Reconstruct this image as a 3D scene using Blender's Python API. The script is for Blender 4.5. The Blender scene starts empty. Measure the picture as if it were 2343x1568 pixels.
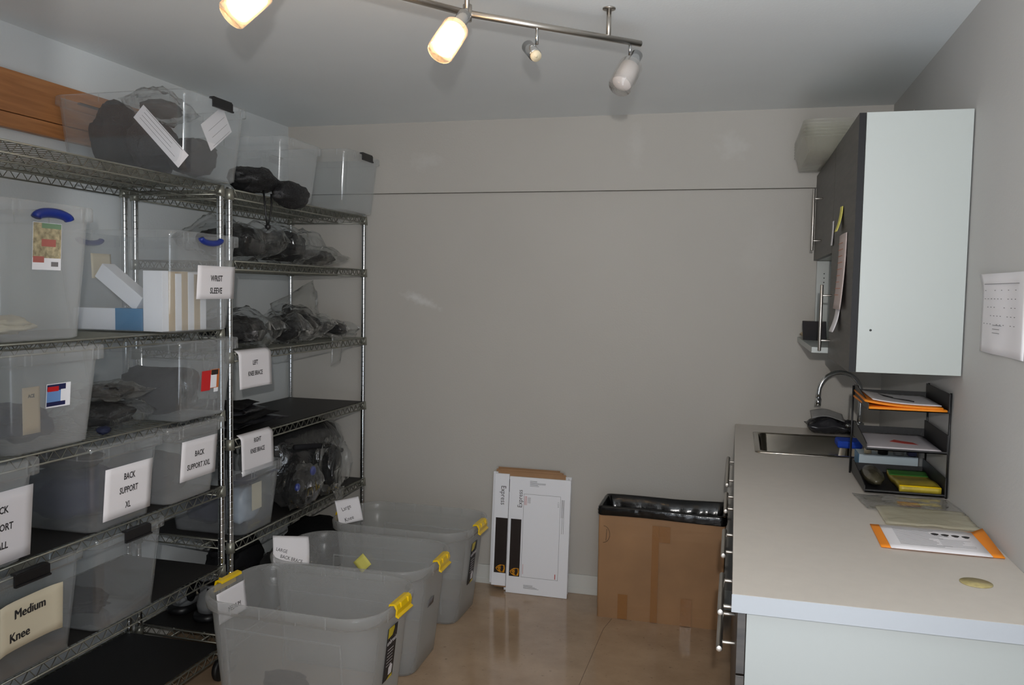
import bpy, math, random
from mathutils import Vector, Matrix, Euler, noise
PI = math.pi
sc = bpy.context.scene
COL = sc.collection

# ------------------------------------------------------------------ camera, world, lights, exposure
f_px, pitch, roll, yaw, cam_h = 1912.899, -.0628, .0177, .2615, 1.54
cy_, sy_ = math.cos(yaw), math.sin(yaw)
fwd = Vector((-sy_*math.cos(pitch), cy_*math.cos(pitch), math.sin(pitch)))
rt = Vector((cy_, sy_, 0)); up = rt.cross(fwd)
rt2 = math.cos(roll)*rt + math.sin(roll)*up
up2 = -math.sin(roll)*rt + math.cos(roll)*up
cd = bpy.data.cameras.new('camera'); cam = bpy.data.objects.new('camera', cd); COL.objects.link(cam)
cd.sensor_fit = 'HORIZONTAL'; cd.sensor_width = 36; cd.lens = f_px/2343*36; cd.clip_start = .02
M = Matrix((rt2, up2, -fwd)).transposed().to_4x4(); M.translation = Vector((0, 0, cam_h))
cam.matrix_world = M
sc.camera = cam

w = bpy.data.worlds.new('world'); sc.world = w; w.use_nodes = True
w.node_tree.nodes['Background'].inputs[0].default_value = (.84, .91, 1.0, 1)
wn, wl = w.node_tree.nodes, w.node_tree.links
_tc = wn.new('ShaderNodeTexCoord'); _sx = wn.new('ShaderNodeSeparateXYZ'); wl.new(_tc.outputs['Generated'], _sx.inputs[0])
_mr = wn.new('ShaderNodeMapRange'); _mr.inputs[1].default_value = -.05; _mr.inputs[2].default_value = .05
_mr.inputs[3].default_value = 7.0; _mr.inputs[4].default_value = 2.8; wl.new(_sx.outputs['Z'], _mr.inputs[0])  # stronger glow below the horizon, added from an unseen ground to brighten the ceiling
wl.new(_mr.outputs[0], wn['Background'].inputs[1])

def area(name, loc, target, size, power, color, shape='DISK', sy=None):
    l = bpy.data.lights.new(name, 'AREA'); l.shape = shape; l.size = size
    if sy: l.size_y = sy
    l.energy = power; l.color = color
    o = bpy.data.objects.new(name, l); COL.objects.link(o); o.location = loc
    o.rotation_euler = (Vector(target)-Vector(loc)).to_track_quat('-Z', 'Y').to_euler()
    return o
# the camera's own flash, a hand's breadth above the lens
area('camera_flash', (.03, -.12, 1.70), (-.75, 3.2, 1.72), .032, 46, (1, .97, .93))

sc.view_settings.view_transform = 'Standard'; sc.view_settings.look = 'None'
sc.view_settings.exposure = -0.64; sc.view_settings.gamma = 1
sc.cycles.transparent_max_bounces = 40
sc.cycles.max_bounces = 9
sc.cycles.sample_clamp_indirect = 6

# ------------------------------------------------------------------ materials
MATS = {}
def nt(name):
    m = bpy.data.materials.new(name); m.use_nodes = True
    return m, m.node_tree.nodes, m.node_tree.links
def rgb(h):
    def c(v):
        v /= 255
        return v/12.92 if v <= .04045 else ((v+.055)/1.055)**2.4
    return (c(h[0]), c(h[1]), c(h[2]), 1)
def mat(name, col, rough=.6, metal=0, spec=.5, noise_amt=0, noise_scale=20, bump=0, bump_scale=200, emit=None, es=0, coat=0, stretch=None):
    m, n, l = nt(name); b = n['Principled BSDF']
    b.inputs['Base Color'].default_value = rgb(col)
    b.inputs['Roughness'].default_value = rough; b.inputs['Metallic'].default_value = metal
    b.inputs['Specular IOR Level'].default_value = spec; b.inputs['Coat Weight'].default_value = coat
    tc = n.new('ShaderNodeTexCoord'); mp = n.new('ShaderNodeMapping'); l.new(tc.outputs['Object'], mp.inputs[0])
    if stretch: mp.inputs['Scale'].default_value = stretch
    if noise_amt:
        t = n.new('ShaderNodeTexNoise'); t.inputs['Scale'].default_value = noise_scale; t.inputs['Detail'].default_value = 5
        l.new(mp.outputs[0], t.inputs['Vector'])
        r = n.new('ShaderNodeMapRange'); r.inputs[1].default_value = .3; r.inputs[2].default_value = .7
        r.inputs[3].default_value = 1-noise_amt; r.inputs[4].default_value = 1+noise_amt
        l.new(t.outputs[0], r.inputs[0])
        mx = n.new('ShaderNodeVectorMath'); mx.operation = 'SCALE'; mx.inputs[0].default_value = rgb(col)[:3]
        l.new(r.outputs[0], mx.inputs['Scale']); l.new(mx.outputs[0], b.inputs['Base Color'])
    if bump:
        t2 = n.new('ShaderNodeTexNoise'); t2.inputs['Scale'].default_value = bump_scale; t2.inputs['Detail'].default_value = 3
        l.new(mp.outputs[0], t2.inputs['Vector'])
        bp = n.new('ShaderNodeBump'); bp.inputs['Strength'].default_value = bump; bp.inputs['Distance'].default_value = .002
        l.new(t2.outputs[0], bp.inputs['Height']); l.new(bp.outputs[0], b.inputs['Normal'])
    if emit:
        b.inputs['Emission Color'].default_value = emit; b.inputs['Emission Strength'].default_value = es
    return m
def plastic(name, col, milk, rough=.18, gloss=1.0, bump=0, bscale=30, edge=.25):
    """See-through plastic: part of the light goes straight through, the rest scatters; thicker looking at a slant."""
    m, n, l = nt(name); n.remove(n['Principled BSDF']); out = n['Material Output']
    tr = n.new('ShaderNodeBsdfTransparent'); tr.inputs[0].default_value = (.97, .98, .985, 1)
    df = n.new('ShaderNodeBsdfDiffuse'); df.inputs[0].default_value = rgb(col)
    tl = n.new('ShaderNodeBsdfTranslucent'); tl.inputs[0].default_value = rgb(col)
    gl = n.new('ShaderNodeBsdfGlossy'); gl.inputs['Roughness'].default_value = rough; gl.inputs[0].default_value = (1, 1, 1, 1)
    a = n.new('ShaderNodeMixShader'); a.inputs[0].default_value = .4; l.new(df.outputs[0], a.inputs[1]); l.new(tl.outputs[0], a.inputs[2])
    lw = n.new('ShaderNodeLayerWeight'); lw.inputs[0].default_value = .35
    r = n.new('ShaderNodeMapRange'); r.inputs[3].default_value = milk; r.inputs[4].default_value = min(1, milk+edge)
    l.new(lw.outputs['Facing'], r.inputs[0])
    b = n.new('ShaderNodeMixShader'); l.new(r.outputs[0], b.inputs[0]); l.new(tr.outputs[0], b.inputs[1]); l.new(a.outputs[0], b.inputs[2])
    # Schlick reflectance, the same from both sides of the thin wall
    fr = n.new('ShaderNodeLayerWeight'); fr.inputs[0].default_value = .5
    p5 = n.new('ShaderNodeMath'); p5.operation = 'POWER'; p5.inputs[1].default_value = 5; l.new(fr.outputs['Facing'], p5.inputs[0])
    g = n.new('ShaderNodeMath'); g.operation = 'MULTIPLY_ADD'; g.inputs[1].default_value = min(.96, gloss*.6); g.inputs[2].default_value = .022*gloss; g.use_clamp = True; l.new(p5.outputs[0], g.inputs[0])
    c = n.new('ShaderNodeMixShader'); l.new(g.outputs[0], c.inputs[0]); l.new(b.outputs[0], c.inputs[1]); l.new(gl.outputs[0], c.inputs[2])
    l.new(c.outputs[0], out.inputs[0])
    if bump:
        tc = n.new('ShaderNodeTexCoord')
        t2 = n.new('ShaderNodeTexNoise'); t2.inputs['Scale'].default_value = bscale; t2.inputs['Detail'].default_value = 3
        t2.inputs['Distortion'].default_value = 1.2
        l.new(tc.outputs['Object'], t2.inputs['Vector'])
        bp = n.new('ShaderNodeBump'); bp.inputs['Strength'].default_value = bump; bp.inputs['Distance'].default_value = .02
        l.new(t2.outputs[0], bp.inputs['Height'])
        for s in (gl, df, fr): l.new(bp.outputs[0], s.inputs['Normal'])
    return m

def wall_mat(name, col, patches=()):
    m, n, l = nt(name); b = n['Principled BSDF']; b.inputs['Roughness'].default_value = .62
    b.inputs['Specular IOR Level'].default_value = .35
    tc = n.new('ShaderNodeTexCoord')
    t = n.new('ShaderNodeTexNoise'); t.inputs['Scale'].default_value = 1.3; t.inputs['Detail'].default_value = 6
    l.new(tc.outputs['Object'], t.inputs['Vector'])
    r = n.new('ShaderNodeMapRange'); r.inputs[1].default_value = .3; r.inputs[2].default_value = .7; r.inputs[3].default_value = .97; r.inputs[4].default_value = 1.03
    l.new(t.outputs[0], r.inputs[0])
    mx = n.new('ShaderNodeVectorMath'); mx.operation = 'SCALE'; mx.inputs[0].default_value = rgb(col)[:3]; l.new(r.outputs[0], mx.inputs['Scale'])
    cur = mx.outputs[0]
    # touched-up spots where filler or fresh paint shows lighter
    for (cx, cy, cz, sx, sz, ang, amt) in patches:
        mp = n.new('ShaderNodeMapping'); mp.vector_type = 'TEXTURE'
        mp.inputs['Location'].default_value = (cx, cy, cz); mp.inputs['Rotation'].default_value = (0, ang, 0)
        mp.inputs['Scale'].default_value = (sx, 10, sz); l.new(tc.outputs['Object'], mp.inputs[0])
        ns = n.new('ShaderNodeTexNoise'); ns.inputs['Scale'].default_value = 26; ns.inputs['Detail'].default_value = 5; l.new(tc.outputs['Object'], ns.inputs['Vector'])
        ln = n.new('ShaderNodeVectorMath'); ln.operation = 'LENGTH'; l.new(mp.outputs[0], ln.inputs[0])
        ad = n.new('ShaderNodeMath'); ad.operation = 'MULTIPLY_ADD'; ad.inputs[1].default_value = 1.6; l.new(ns.outputs[0], ad.inputs[0]); l.new(ln.outputs['Value'], ad.inputs[2])
        rr = n.new('ShaderNodeMapRange'); rr.inputs[1].default_value = 1.9; rr.inputs[2].default_value = 1.2; rr.inputs[3].default_value = 0; rr.inputs[4].default_value = amt
        l.new(ad.outputs[0], rr.inputs[0])
        mm = n.new('ShaderNodeMix'); mm.data_type = 'RGBA'; l.new(rr.outputs[0], mm.inputs[0]); l.new(cur, mm.inputs[6]); mm.inputs[7].default_value = (.75, .75, .74, 1)
        cur = mm.outputs[2]
    l.new(cur, b.inputs['Base Color'])
    t2 = n.new('ShaderNodeTexNoise'); t2.inputs['Scale'].default_value = 120; t2.inputs['Detail'].default_value = 3; l.new(tc.outputs['Object'], t2.inputs['Vector'])
    bp = n.new('ShaderNodeBump'); bp.inputs['Strength'].default_value = .25; bp.inputs['Distance'].default_value = .002
    l.new(t2.outputs[0], bp.inputs['Height']); l.new(bp.outputs[0], b.inputs['Normal'])
    return m
def wood_mat(name, c1, c2, scale=(1, 1, 1), rough=.45):
    m, n, l = nt(name); b = n['Principled BSDF']; b.inputs['Roughness'].default_value = rough
    tc = n.new('ShaderNodeTexCoord'); mp = n.new('ShaderNodeMapping'); mp.inputs['Scale'].default_value = scale; l.new(tc.outputs['Object'], mp.inputs[0])
    t = n.new('ShaderNodeTexNoise'); t.inputs['Scale'].default_value = 4; t.inputs['Detail'].default_value = 8; t.inputs['Distortion'].default_value = .6; l.new(mp.outputs[0], t.inputs['Vector'])
    cr = n.new('ShaderNodeValToRGB'); cr.color_ramp.elements[0].position = .3; cr.color_ramp.elements[0].color = rgb(c1)
    cr.color_ramp.elements[1].position = .7; cr.color_ramp.elements[1].color = rgb(c2)
    l.new(t.outputs[0], cr.inputs[0]); l.new(cr.outputs[0], b.inputs['Base Color'])
    bp = n.new('ShaderNodeBump'); bp.inputs['Strength'].default_value = .2; bp.inputs['Distance'].default_value = .001; l.new(t.outputs[0], bp.inputs['Height']); l.new(bp.outputs[0], b.inputs['Normal'])
    return m
def floor_mat():
    m, n, l = nt('polished_concrete'); b = n['Principled BSDF']
    tc = n.new('ShaderNodeTexCoord')
    t = n.new('ShaderNodeTexNoise'); t.inputs['Scale'].default_value = 3.5; t.inputs['Detail'].default_value = 9; t.inputs['Roughness'].default_value = .65; l.new(tc.outputs['Object'], t.inputs['Vector'])
    cr = n.new('ShaderNodeValToRGB'); cr.color_ramp.elements[0].position = .3; cr.color_ramp.elements[0].color = rgb((160, 134, 108))
    cr.color_ramp.elements[1].position = .72; cr.color_ramp.elements[1].color = rgb((190, 163, 134))
    l.new(t.outputs[0], cr.inputs[0])
    v = n.new('ShaderNodeTexNoise'); v.inputs['Scale'].default_value = 45; v.inputs['Detail'].default_value = 4; l.new(tc.outputs['Object'], v.inputs['Vector'])
    r = n.new('ShaderNodeMapRange'); r.inputs[1].default_value = .24; r.inputs[2].default_value = .36; r.inputs[3].default_value = .6; r.inputs[4].default_value = 1
    l.new(v.outputs[0], r.inputs[0])
    mx = n.new('ShaderNodeMix'); mx.data_type = 'RGBA'; mx.blend_type = 'MULTIPLY'; mx.inputs[0].default_value = 1
    l.new(cr.outputs[0], mx.inputs[6]); l.new(r.outputs[0], mx.inputs[7])
    l.new(mx.outputs[2], b.inputs['Base Color'])
    r2 = n.new('ShaderNodeMapRange'); r2.inputs[3].default_value = .07; r2.inputs[4].default_value = .17; l.new(t.outputs[0], r2.inputs[0]); l.new(r2.outputs[0], b.inputs['Roughness'])
    b.inputs['Specular IOR Level'].default_value = .6
    return m
def mesh_fabric():
    m, n, l = nt('black_netting'); b = n['Principled BSDF']; out = n['Material Output']
    b.inputs['Base Color'].default_value = rgb((30, 30, 32)); b.inputs['Roughness'].default_value = .6
    tc = n.new('ShaderNodeTexCoord'); v = n.new('ShaderNodeTexVoronoi'); v.inputs['Scale'].default_value = 260; v.feature = 'DISTANCE_TO_EDGE'
    l.new(tc.outputs['Object'], v.inputs['Vector'])
    g = n.new('ShaderNodeMath'); g.operation = 'GREATER_THAN'; g.inputs[1].default_value = .22; l.new(v.outputs[0], g.inputs[0])
    t = n.new('ShaderNodeBsdfTransparent'); x = n.new('ShaderNodeMixShader'); l.new(g.outputs[0], x.inputs[0]); l.new(b.outputs[0], x.inputs[1]); l.new(t.outputs[0], x.inputs[2])
    l.new(x.outputs[0], out.inputs[0])
    return m

m_wall = wall_mat('wall_paint', (184, 180, 173), [(-1.62, 0, 1.48, .13, .035, .35, .5), (-.05, 0, 2.24, .09, .07, .5, .16), (.1, 0, 1.75, .1, .2, .3, .06), (-1.6, 0, 2.2, .1, .05, 0, .15), (-.5, 0, 2.25, .05, .12, 0, .12)])
m_wallr = wall_mat('side_wall_paint', (192, 191, 189))
m_walll = wall_mat('left_wall_paint_brightened', (212, 217, 219))  # same paint on all walls; lightened here, darkened at back, to even the light
m_ceil = wall_mat('ceiling_paint', (236, 240, 241))
m_trim = mat('white_trim_paint', (205, 205, 200), .4)
m_floor = floor_mat()
m_chrome = mat('chrome', (205, 208, 210), .16, 1)
m_wire = mat('zinc_wire', (150, 150, 140), .38, .7)
m_steel = mat('brushed_steel', (190, 185, 178), .34, 1, bump=.05, bump_scale=400, stretch=(1, 8, 1))
m_steel2 = mat('sink_steel', (150, 143, 132), .13, 1)
m_black = mat('black_plastic', (22, 22, 24), .4)
m_blk_fab = mat('black_neoprene', (13, 13, 15), .8, spec=.3, bump=.4, bump_scale=300)
m_dk_fab = mat('charcoal_neoprene', (24, 24, 28), .8, spec=.3, bump=.4, bump_scale=250)
m_grey_fab = mat('grey_foam', (120, 122, 124), .8, bump=.3)
m_navy = mat('navy_fabric', (12, 21, 50), .8, bump=.3)
m_blue = mat('blue_plastic', (20, 44, 128), .35)
m_sponge = mat('blue_sponge', (20, 70, 185), .8, bump=.5)
m_liner = mat('black_shelf_liner', (30, 28, 27), .55, bump=.2)
m_paper = mat('white_paper', (230, 227, 230), .7)
m_paper2 = mat('cream_paper', (214, 204, 178), .7)
m_ink = mat('black_ink', (38, 36, 38), .6)
m_greyink = mat('grey_ink', (120, 118, 120), .6)
m_redink = mat('red_ink', (190, 70, 60), .6)
m_white = mat('white_melamine', (172, 177, 174), .35)
m_white2 = mat('white_melamine_dimmed', (150, 154, 152), .35)  # same white melamine, colour darkened to offset strong flash on the near end
m_counter = mat('grey_laminate', (200, 193, 184), .38, noise_amt=.02, noise_scale=30)
m_cedge = mat('laminate_edge', (150, 154, 159), .35)
m_dwood = wood_mat('dark_wood_grain', (38, 34, 31), (66, 60, 54), (1.5, 1.5, 14), .42)
m_dedge = mat('black_door_edge', (15, 15, 18), .5, spec=.25)
m_card = mat('cardboard', (158, 120, 84), .6, noise_amt=.12, noise_scale=5)
m_cardtape = mat('packing_tape', (150, 106, 64), .22, bump=.5, bump_scale=30)
m_trash = mat('black_bin_liner', (9, 10, 12), .16, spec=.5, bump=.6, bump_scale=26)
m_yellow = mat('yellow_plastic', (240, 200, 10), .3)
m_note = mat('yellow_note', (222, 214, 110), .7)
m_orange = mat('orange_envelope', (236, 138, 24), .6)
m_box = mat('white_card', (240, 241, 246), .4)
m_brown = mat('dark_brown_print', (36, 26, 22), .4)
m_gold = mat('gold_print', (220, 150, 20), .4)
m_wood = wood_mat('orange_pine', (158, 104, 62), (188, 130, 82), (14, 1, 14), .4)
m_trayb = mat('black_metal_mesh', (24, 24, 26), .45, bump=.5, bump_scale=700)
m_rubber = mat('black_rubber', (18, 18, 18), .5)
m_tote = plastic('milky_tote_plastic', (214, 214, 213), .215, .22, .7, edge=.3)
m_bin = plastic('translucent_bin_plastic', (236, 238, 240), .05, .12, 1.3, edge=.24)
m_bin2 = plastic('frosted_bin_plastic', (232, 233, 233), .12, .2, .7, edge=.32)
m_clear = plastic('clear_bin_plastic', (236, 238, 240), .028, .08, 1.5, edge=.2)
m_film = plastic('clear_bag_film', (205, 205, 203), .012, .07, 2.4, bump=.5, bscale=11, edge=.10)
m_film2 = plastic('dusty_bag_film', (185, 182, 175), .09, .12, 1.8, bump=.4, bscale=9, edge=.22)
m_tub = plastic('food_tub_plastic', (225, 220, 204), .16, .15, .8, edge=.2)
m_glassl = plastic('lamp_glass', (200, 190, 180), .05, .05, 1.2)
m_frost = mat('frosted_glass', (215, 205, 200), .5)
m_lit = mat('lit_frosted_glass', (255, 220, 170), .5, emit=(1, .62, .30, 1), es=42)
m_cream = mat('cream_ceramic', (214, 200, 170), .5)
m_net = mesh_fabric()
m_green = mat('green_print', (60, 120, 50), .4)
m_mag = mat('olive_yellow_print', (170, 150, 50), .35, noise_amt=.3, noise_scale=25)
m_bluebox = mat('pale_blue_card', (188, 203, 212), .5)
m_teal = mat('teal_card', (50, 110, 150), .5)
m_foil = mat('grey_foil_packet', (150, 150, 150), .35, noise_amt=.15, noise_scale=40, bump=.6, bump_scale=40)
m_dkbag = mat('dark_grey_film', (50, 50, 54), .25, bump=.6, bump_scale=30)
m_pred = mat('faded_red_print', (176, 104, 96), .5)
m_pgreen = mat('faded_green_print', (120, 150, 120), .5)
m_redl = mat('red_print', (200, 30, 34), .45)
m_photo = mat('photo_print', (170, 160, 130), .45, noise_amt=.5, noise_scale=60)
m_orp = mat('orange_print', (200, 110, 50), .45)
m_bluep = mat('blue_print', (110, 150, 205), .45)
m_navyp = mat('navy_print', (30, 34, 80), .45)
m_skin = mat('tan_sleeve_card', (190, 170, 140), .6)
m_stick = mat('olive_disc', (172, 158, 108), .3, noise_amt=.2, noise_scale=60)
m_joint = mat('floor_joint', (105, 84, 64), .5)
m_grille = mat('pale_carbonless', (200, 196, 170), .5)

# ------------------------------------------------------------------ geometry helpers
def R(ax, a): return Matrix.Rotation(a, 4, ax)
def T(x, y, z): return Matrix.Translation((x, y, z))
class G:
    def __init__(s): s.v = []; s.f = []; s.m = []; s.sm = []; s.X = Matrix.Identity(4)
    def add(s, vs, fs, mi=0, smooth=False):
        b = len(s.v)
        for p in vs: s.v.append(tuple(s.X @ Vector(p)))
        for f in fs: s.f.append([b+i for i in f]); s.m.append(mi); s.sm.append(smooth)
    def box(s, x0, x1, y0, y1, z0, z1, mi=0, rot=None):
        vs = [(x, y, z) for z in (z0, z1) for (x, y) in ((x0, y0), (x1, y0), (x1, y1), (x0, y1))]
        if rot is not None:
            c = Vector(((x0+x1)/2, (y0+y1)/2, (z0+z1)/2)); vs = [tuple(rot @ (Vector(p)-c) + c) for p in vs]
        s.add(vs, [(3, 2, 1, 0), (4, 5, 6, 7), (0, 1, 5, 4), (1, 2, 6, 5), (2, 3, 7, 6), (3, 0, 4, 7)], mi)
        return s
    def tube(s, pts, r, n=8, mi=0, cap=True, smooth=True, closed=False):
        pts = [Vector(p) for p in pts]; N = len(pts)
        rs = r if isinstance(r, (list, tuple)) else [r]*N
        vs = []; prev = None
        for i, p in enumerate(pts):
            a = pts[i-1] if (i > 0 or closed) else p; c = pts[(i+1) % N] if (i < N-1 or closed) else p
            d = (c-a).normalized() if (c-a).length > 1e-9 else Vector((0, 0, 1))
            if prev is None:
                h = Vector((0, 0, 1)) if abs(d.z) < .9 else Vector((1, 0, 0)); u = d.cross(h).normalized()
            else:
                u = (prev - d*prev.dot(d))
                u = u.normalized() if u.length > 1e-6 else d.orthogonal().normalized()
            prev = u; q = d.cross(u)
            for k in range(n):
                an = 2*PI*k/n; vs.append(tuple(p+(u*math.cos(an)+q*math.sin(an))*rs[i]))
        fs = []
        for i in range(N if closed else N-1):
            j = (i+1) % N
            for k in range(n): fs.append((i*n+k, i*n+(k+1) % n, j*n+(k+1) % n, j*n+k))
        if cap and not closed: fs.append(tuple(range(n-1, -1, -1))); fs.append(tuple((N-1)*n+k for k in range(n)))
        s.add(vs, fs, mi, smooth); return s
    def lathe(s, prof, n=20, mi=0, smooth=True, c=(0, 0, 0), cap0=True, cap1=True):
        vs = []
        for (r, z) in prof:
            for k in range(n): a = 2*PI*k/n; vs.append((c[0]+r*math.cos(a), c[1]+r*math.sin(a), c[2]+z))
        fs = []
        for i in range(len(prof)-1):
            for k in range(n): fs.append((i*n+k, i*n+(k+1) % n, (i+1)*n+(k+1) % n, (i+1)*n+k))
        if cap0: fs.append(tuple(range(n-1, -1, -1)))
        if cap1: fs.append(tuple((len(prof)-1)*n+k for k in range(n)))
        s.add(vs, fs, mi, smooth); return s
    def loft(s, loops, mi=0, smooth=True, cap0=True, cap1=True):
        n = len(loops[0]); vs = [p for L in loops for p in L]; fs = []
        for i in range(len(loops)-1):
            for k in range(n): fs.append((i*n+k, i*n+(k+1) % n, (i+1)*n+(k+1) % n, (i+1)*n+k))
        if cap0: fs.append(tuple(range(n-1, -1, -1)))
        if cap1: fs.append(tuple((len(loops)-1)*n+k for k in range(n)))
        s.add(vs, fs, mi, smooth); return s
    def prism(s, poly, z0, z1, mi=0):
        n = len(poly); vs = [(x, y, z0) for x, y in poly]+[(x, y, z1) for x, y in poly]
        fs = [tuple(range(n-1, -1, -1)), tuple(n+k for k in range(n))]+[(k, (k+1) % n, n+(k+1) % n, n+k) for k in range(n)]
        s.add(vs, fs, mi); return s
    def blob(s, c, r, seed=0, amp=.25, fr=2.2, mi=0, nu=26, nv=16, e=1.0, rot=None):
        vs = []; off = Vector((seed*7.3, seed*3.1, seed*1.7)); c = Vector(c)
        def pt(u, v):
            d = Vector((math.cos(u)*math.cos(v), math.sin(u)*math.cos(v), math.sin(v)))
            d2 = Vector([math.copysign(abs(k)**e, k) for k in d])
            k = 1+amp*noise.fractal(d*fr+off, .8, 2.1, 3)
            p = Vector((d2.x*r[0], d2.y*r[1], d2.z*r[2]))*k
            if rot is not None: p = rot @ p
            return tuple(c+p)
        vs.append(pt(0, -PI/2))
        for j in range(1, nv):
            for i in range(nu): vs.append(pt(2*PI*i/nu, -PI/2+PI*j/nv))
        vs.append(pt(0, PI/2)); fs = []
        for i in range(nu): fs.append((0, 1+(i+1) % nu, 1+i))
        for j in range(nv-2):
            for i in range(nu): a = 1+j*nu; fs.append((a+i, a+(i+1) % nu, a+nu+(i+1) % nu, a+nu+i))
        a = 1+(nv-2)*nu; L = len(vs)-1
        for i in range(nu): fs.append((a+i, a+(i+1) % nu, L))
        s.add(vs, fs, mi, True); return s
    def sheet(s, w, h, n, m, fn, th=.0006, mi=0, smooth=True):
        """a sheet w x h in X,Y bent by fn(u,v)->(x,y,z); gets a real thickness"""
        vs = []
        for q in (0, 1):
            for j in range(m+1):
                for i in range(n+1):
                    u, v = i/n, j/m; p = Vector(fn(u, v))
                    if q:
                        du = Vector(fn(min(1, u+.01), v))-Vector(fn(max(0, u-.01), v)); dv = Vector(fn(u, min(1, v+.01)))-Vector(fn(u, max(0, v-.01)))
                        nn = du.cross(dv); nn = nn.normalized() if nn.length > 1e-12 else Vector((0, 0, 1)); p = p-nn*th
                    vs.append(tuple(p))
        K = (n+1)*(m+1); fs = []
        for j in range(m):
            for i in range(n):
                a = j*(n+1)+i; fs.append((a, a+1, a+n+2, a+n+1)); fs.append((K+a+n+1, K+a+n+2, K+a+1, K+a))
        ed = [i for i in range(n)]
        for i in range(n): fs.append((i+1, i, K+i, K+i+1)); a = m*(n+1)+i; fs.append((a, a+1, K+a+1, K+a))
        for j in range(m): a = j*(n+1); fs.append((a, a+n+1, K+a+n+1, K+a)); a += n; fs.append((a+n+1, a, K+a, K+a+n+1))
        s.add(vs, fs, mi, smooth); return s
def rr(hx, hy, r, z, n=6, cx=0, cy=0):
    out = []; r = min(r, hx-.001, hy-.001)
    for q, (sx, sy) in enumerate(((1, 1), (-1, 1), (-1, -1), (1, -1))):
        for k in range(n+1):
            a = q*PI/2+PI/2*k/n
            out.append((cx+sx*(hx-r)+r*math.cos(a), cy+sy*(hy-r)+r*math.sin(a), z))
    return out
def obj(name, g, mats, parent=None, loc=None, bevel=0, subsurf=0, ang=.6):
    me = bpy.data.meshes.new(name); me.from_pydata(g.v, [], g.f)
    if not isinstance(mats, (list, tuple)): mats = [mats]
    for m in mats: me.materials.append(m)
    me.polygons.foreach_set('material_index', g.m); me.polygons.foreach_set('use_smooth', g.sm)
    me.update(); o = bpy.data.objects.new(name, me); COL.objects.link(o)
    if parent: o.parent = parent
    if loc: o.location = loc
    if bevel:
        b = o.modifiers.new('bevel', 'BEVEL'); b.width = bevel; b.segments = 2; b.limit_method = 'ANGLE'; b.angle_limit = ang
    if subsurf:
        b = o.modifiers.new('sub', 'SUBSURF'); b.levels = subsurf; b.render_levels = subsurf
    return o
def tag(o, label=None, cat=None, group=None, kind=None):
    if label: o['label'] = label
    if cat: o['category'] = cat
    if group: o['group'] = group
    if kind: o['kind'] = kind
    return o
def thing(name, label, cat, loc=(0, 0, 0), rot=(0, 0, 0), group=None):
    o = bpy.data.objects.new(name, None); o.empty_display_size = .05; COL.objects.link(o); o.location = loc; o.rotation_euler = rot
    return tag(o, label, cat, group)
def struct(name, g, m, **k): return tag(obj(name, g, m, **k), kind='structure')
_tc = {}
def text_g(s, size, xs=.78, bold=0.0, align='CENTER', spacing=1.0):
    key = (s, size, xs, bold, align)
    if key not in _tc:
        c = bpy.data.curves.new('tmp', 'FONT'); c.body = s; c.size = size; c.align_x = align; c.align_y = 'CENTER'; c.resolution_u = 2; c.offset = bold
        c.space_line = spacing; c.extrude = .0001
        o = bpy.data.objects.new('tmp', c); COL.objects.link(o); dg = bpy.context.evaluated_depsgraph_get()
        me = o.evaluated_get(dg).to_mesh()
        _tc[key] = ([(v.co.x*xs, v.co.y, v.co.z) for v in me.vertices], [tuple(p.vertices) for p in me.polygons])
        o.to_mesh_clear(); bpy.data.objects.remove(o); bpy.data.curves.remove(c)
    return _tc[key]
def put_text(g, s, size, x, y, z=.0004, rot=0, mi=0, **k):
    vs, fs = text_g(s, size, **k); ca, sa = math.cos(rot), math.sin(rot)
    g.add([(x+a*ca-b*sa, y+a*sa+b*ca, z+c) for a, b, c in vs], fs, mi)
def lines(g, x0, x1, y0, n, dy, z=.0004, mi=0, th=.0011, seed=1, rag=.3, vert=False):
    rn = random.Random(seed)
    for i in range(n):
        e = x1-(x1-x0)*rn.random()*rag; y = y0-i*dy
        if vert: g.box(y, y+th, x0, e, z, z+.0002, mi)
        else: g.box(x0, e, y, y+th, z, z+.0002, mi)

# ------------------------------------------------------------------ room
XL, XR, YB, H = -2.385, .654, 4.142, 2.402
YF = .42
struct('floor', G().box(XL-.1, XR+.1, .3, YB+.1, -.1, 0), m_floor)
struct('ceiling', G().box(XL-.1, XR+.1, YF-.1, YB+.1, H, H+.1), m_ceil)
struct('wall_back', G().box(XL-.1, XR+.1, YB, YB+.1, 0, 2.033).box(XL-.1, XR+.1, YB-.011, YB+.1, 2.0375, H).box(XL-.1, XR+.1, YB+.02, YB+.1, 2.033, 2.0375), m_wall)
struct('wall_left', G().box(XL-.1, XL, YF-.1, YB, 0, H), m_walll)
struct('wall_right', G().box(XR, XR+.1, YF-.1, YB, 0, H), m_wallr)
# the wall with the doorway the photographer stands in
struct('wall_front', G().box(XL-.1, -.46, YF-.12, YF, 0, H), m_wallr)
struct('baseboard_back', G().box(XL, XR, YB-.014, YB, 0, .098).box(XL, XR, YB-.018, YB-.014, 0, .03), m_trim, bevel=.003)
struct('baseboard_left', G().box(XL, XL+.014, YF, YB-.018, 0, .098), m_trim, bevel=.003)
struct('trim_1', G().tube([(-.56, 1.2, 0), (-.547, 3.1, 0), (-.54, 3.72, 0), (-.52, 3.85, 0)], .0009, 4), m_joint)
tag(obj('wall_board', G().box(XL+.001, XL+.03, 1.2, 2.99, 2.05, 2.10).box(XL+.001, XL+.027, 1.2, 2.99, 2.103, 2.243), m_wood, bevel=.003),
    'orange-brown wooden board fixed high on the left wall behind the top shelf', 'board')

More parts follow.
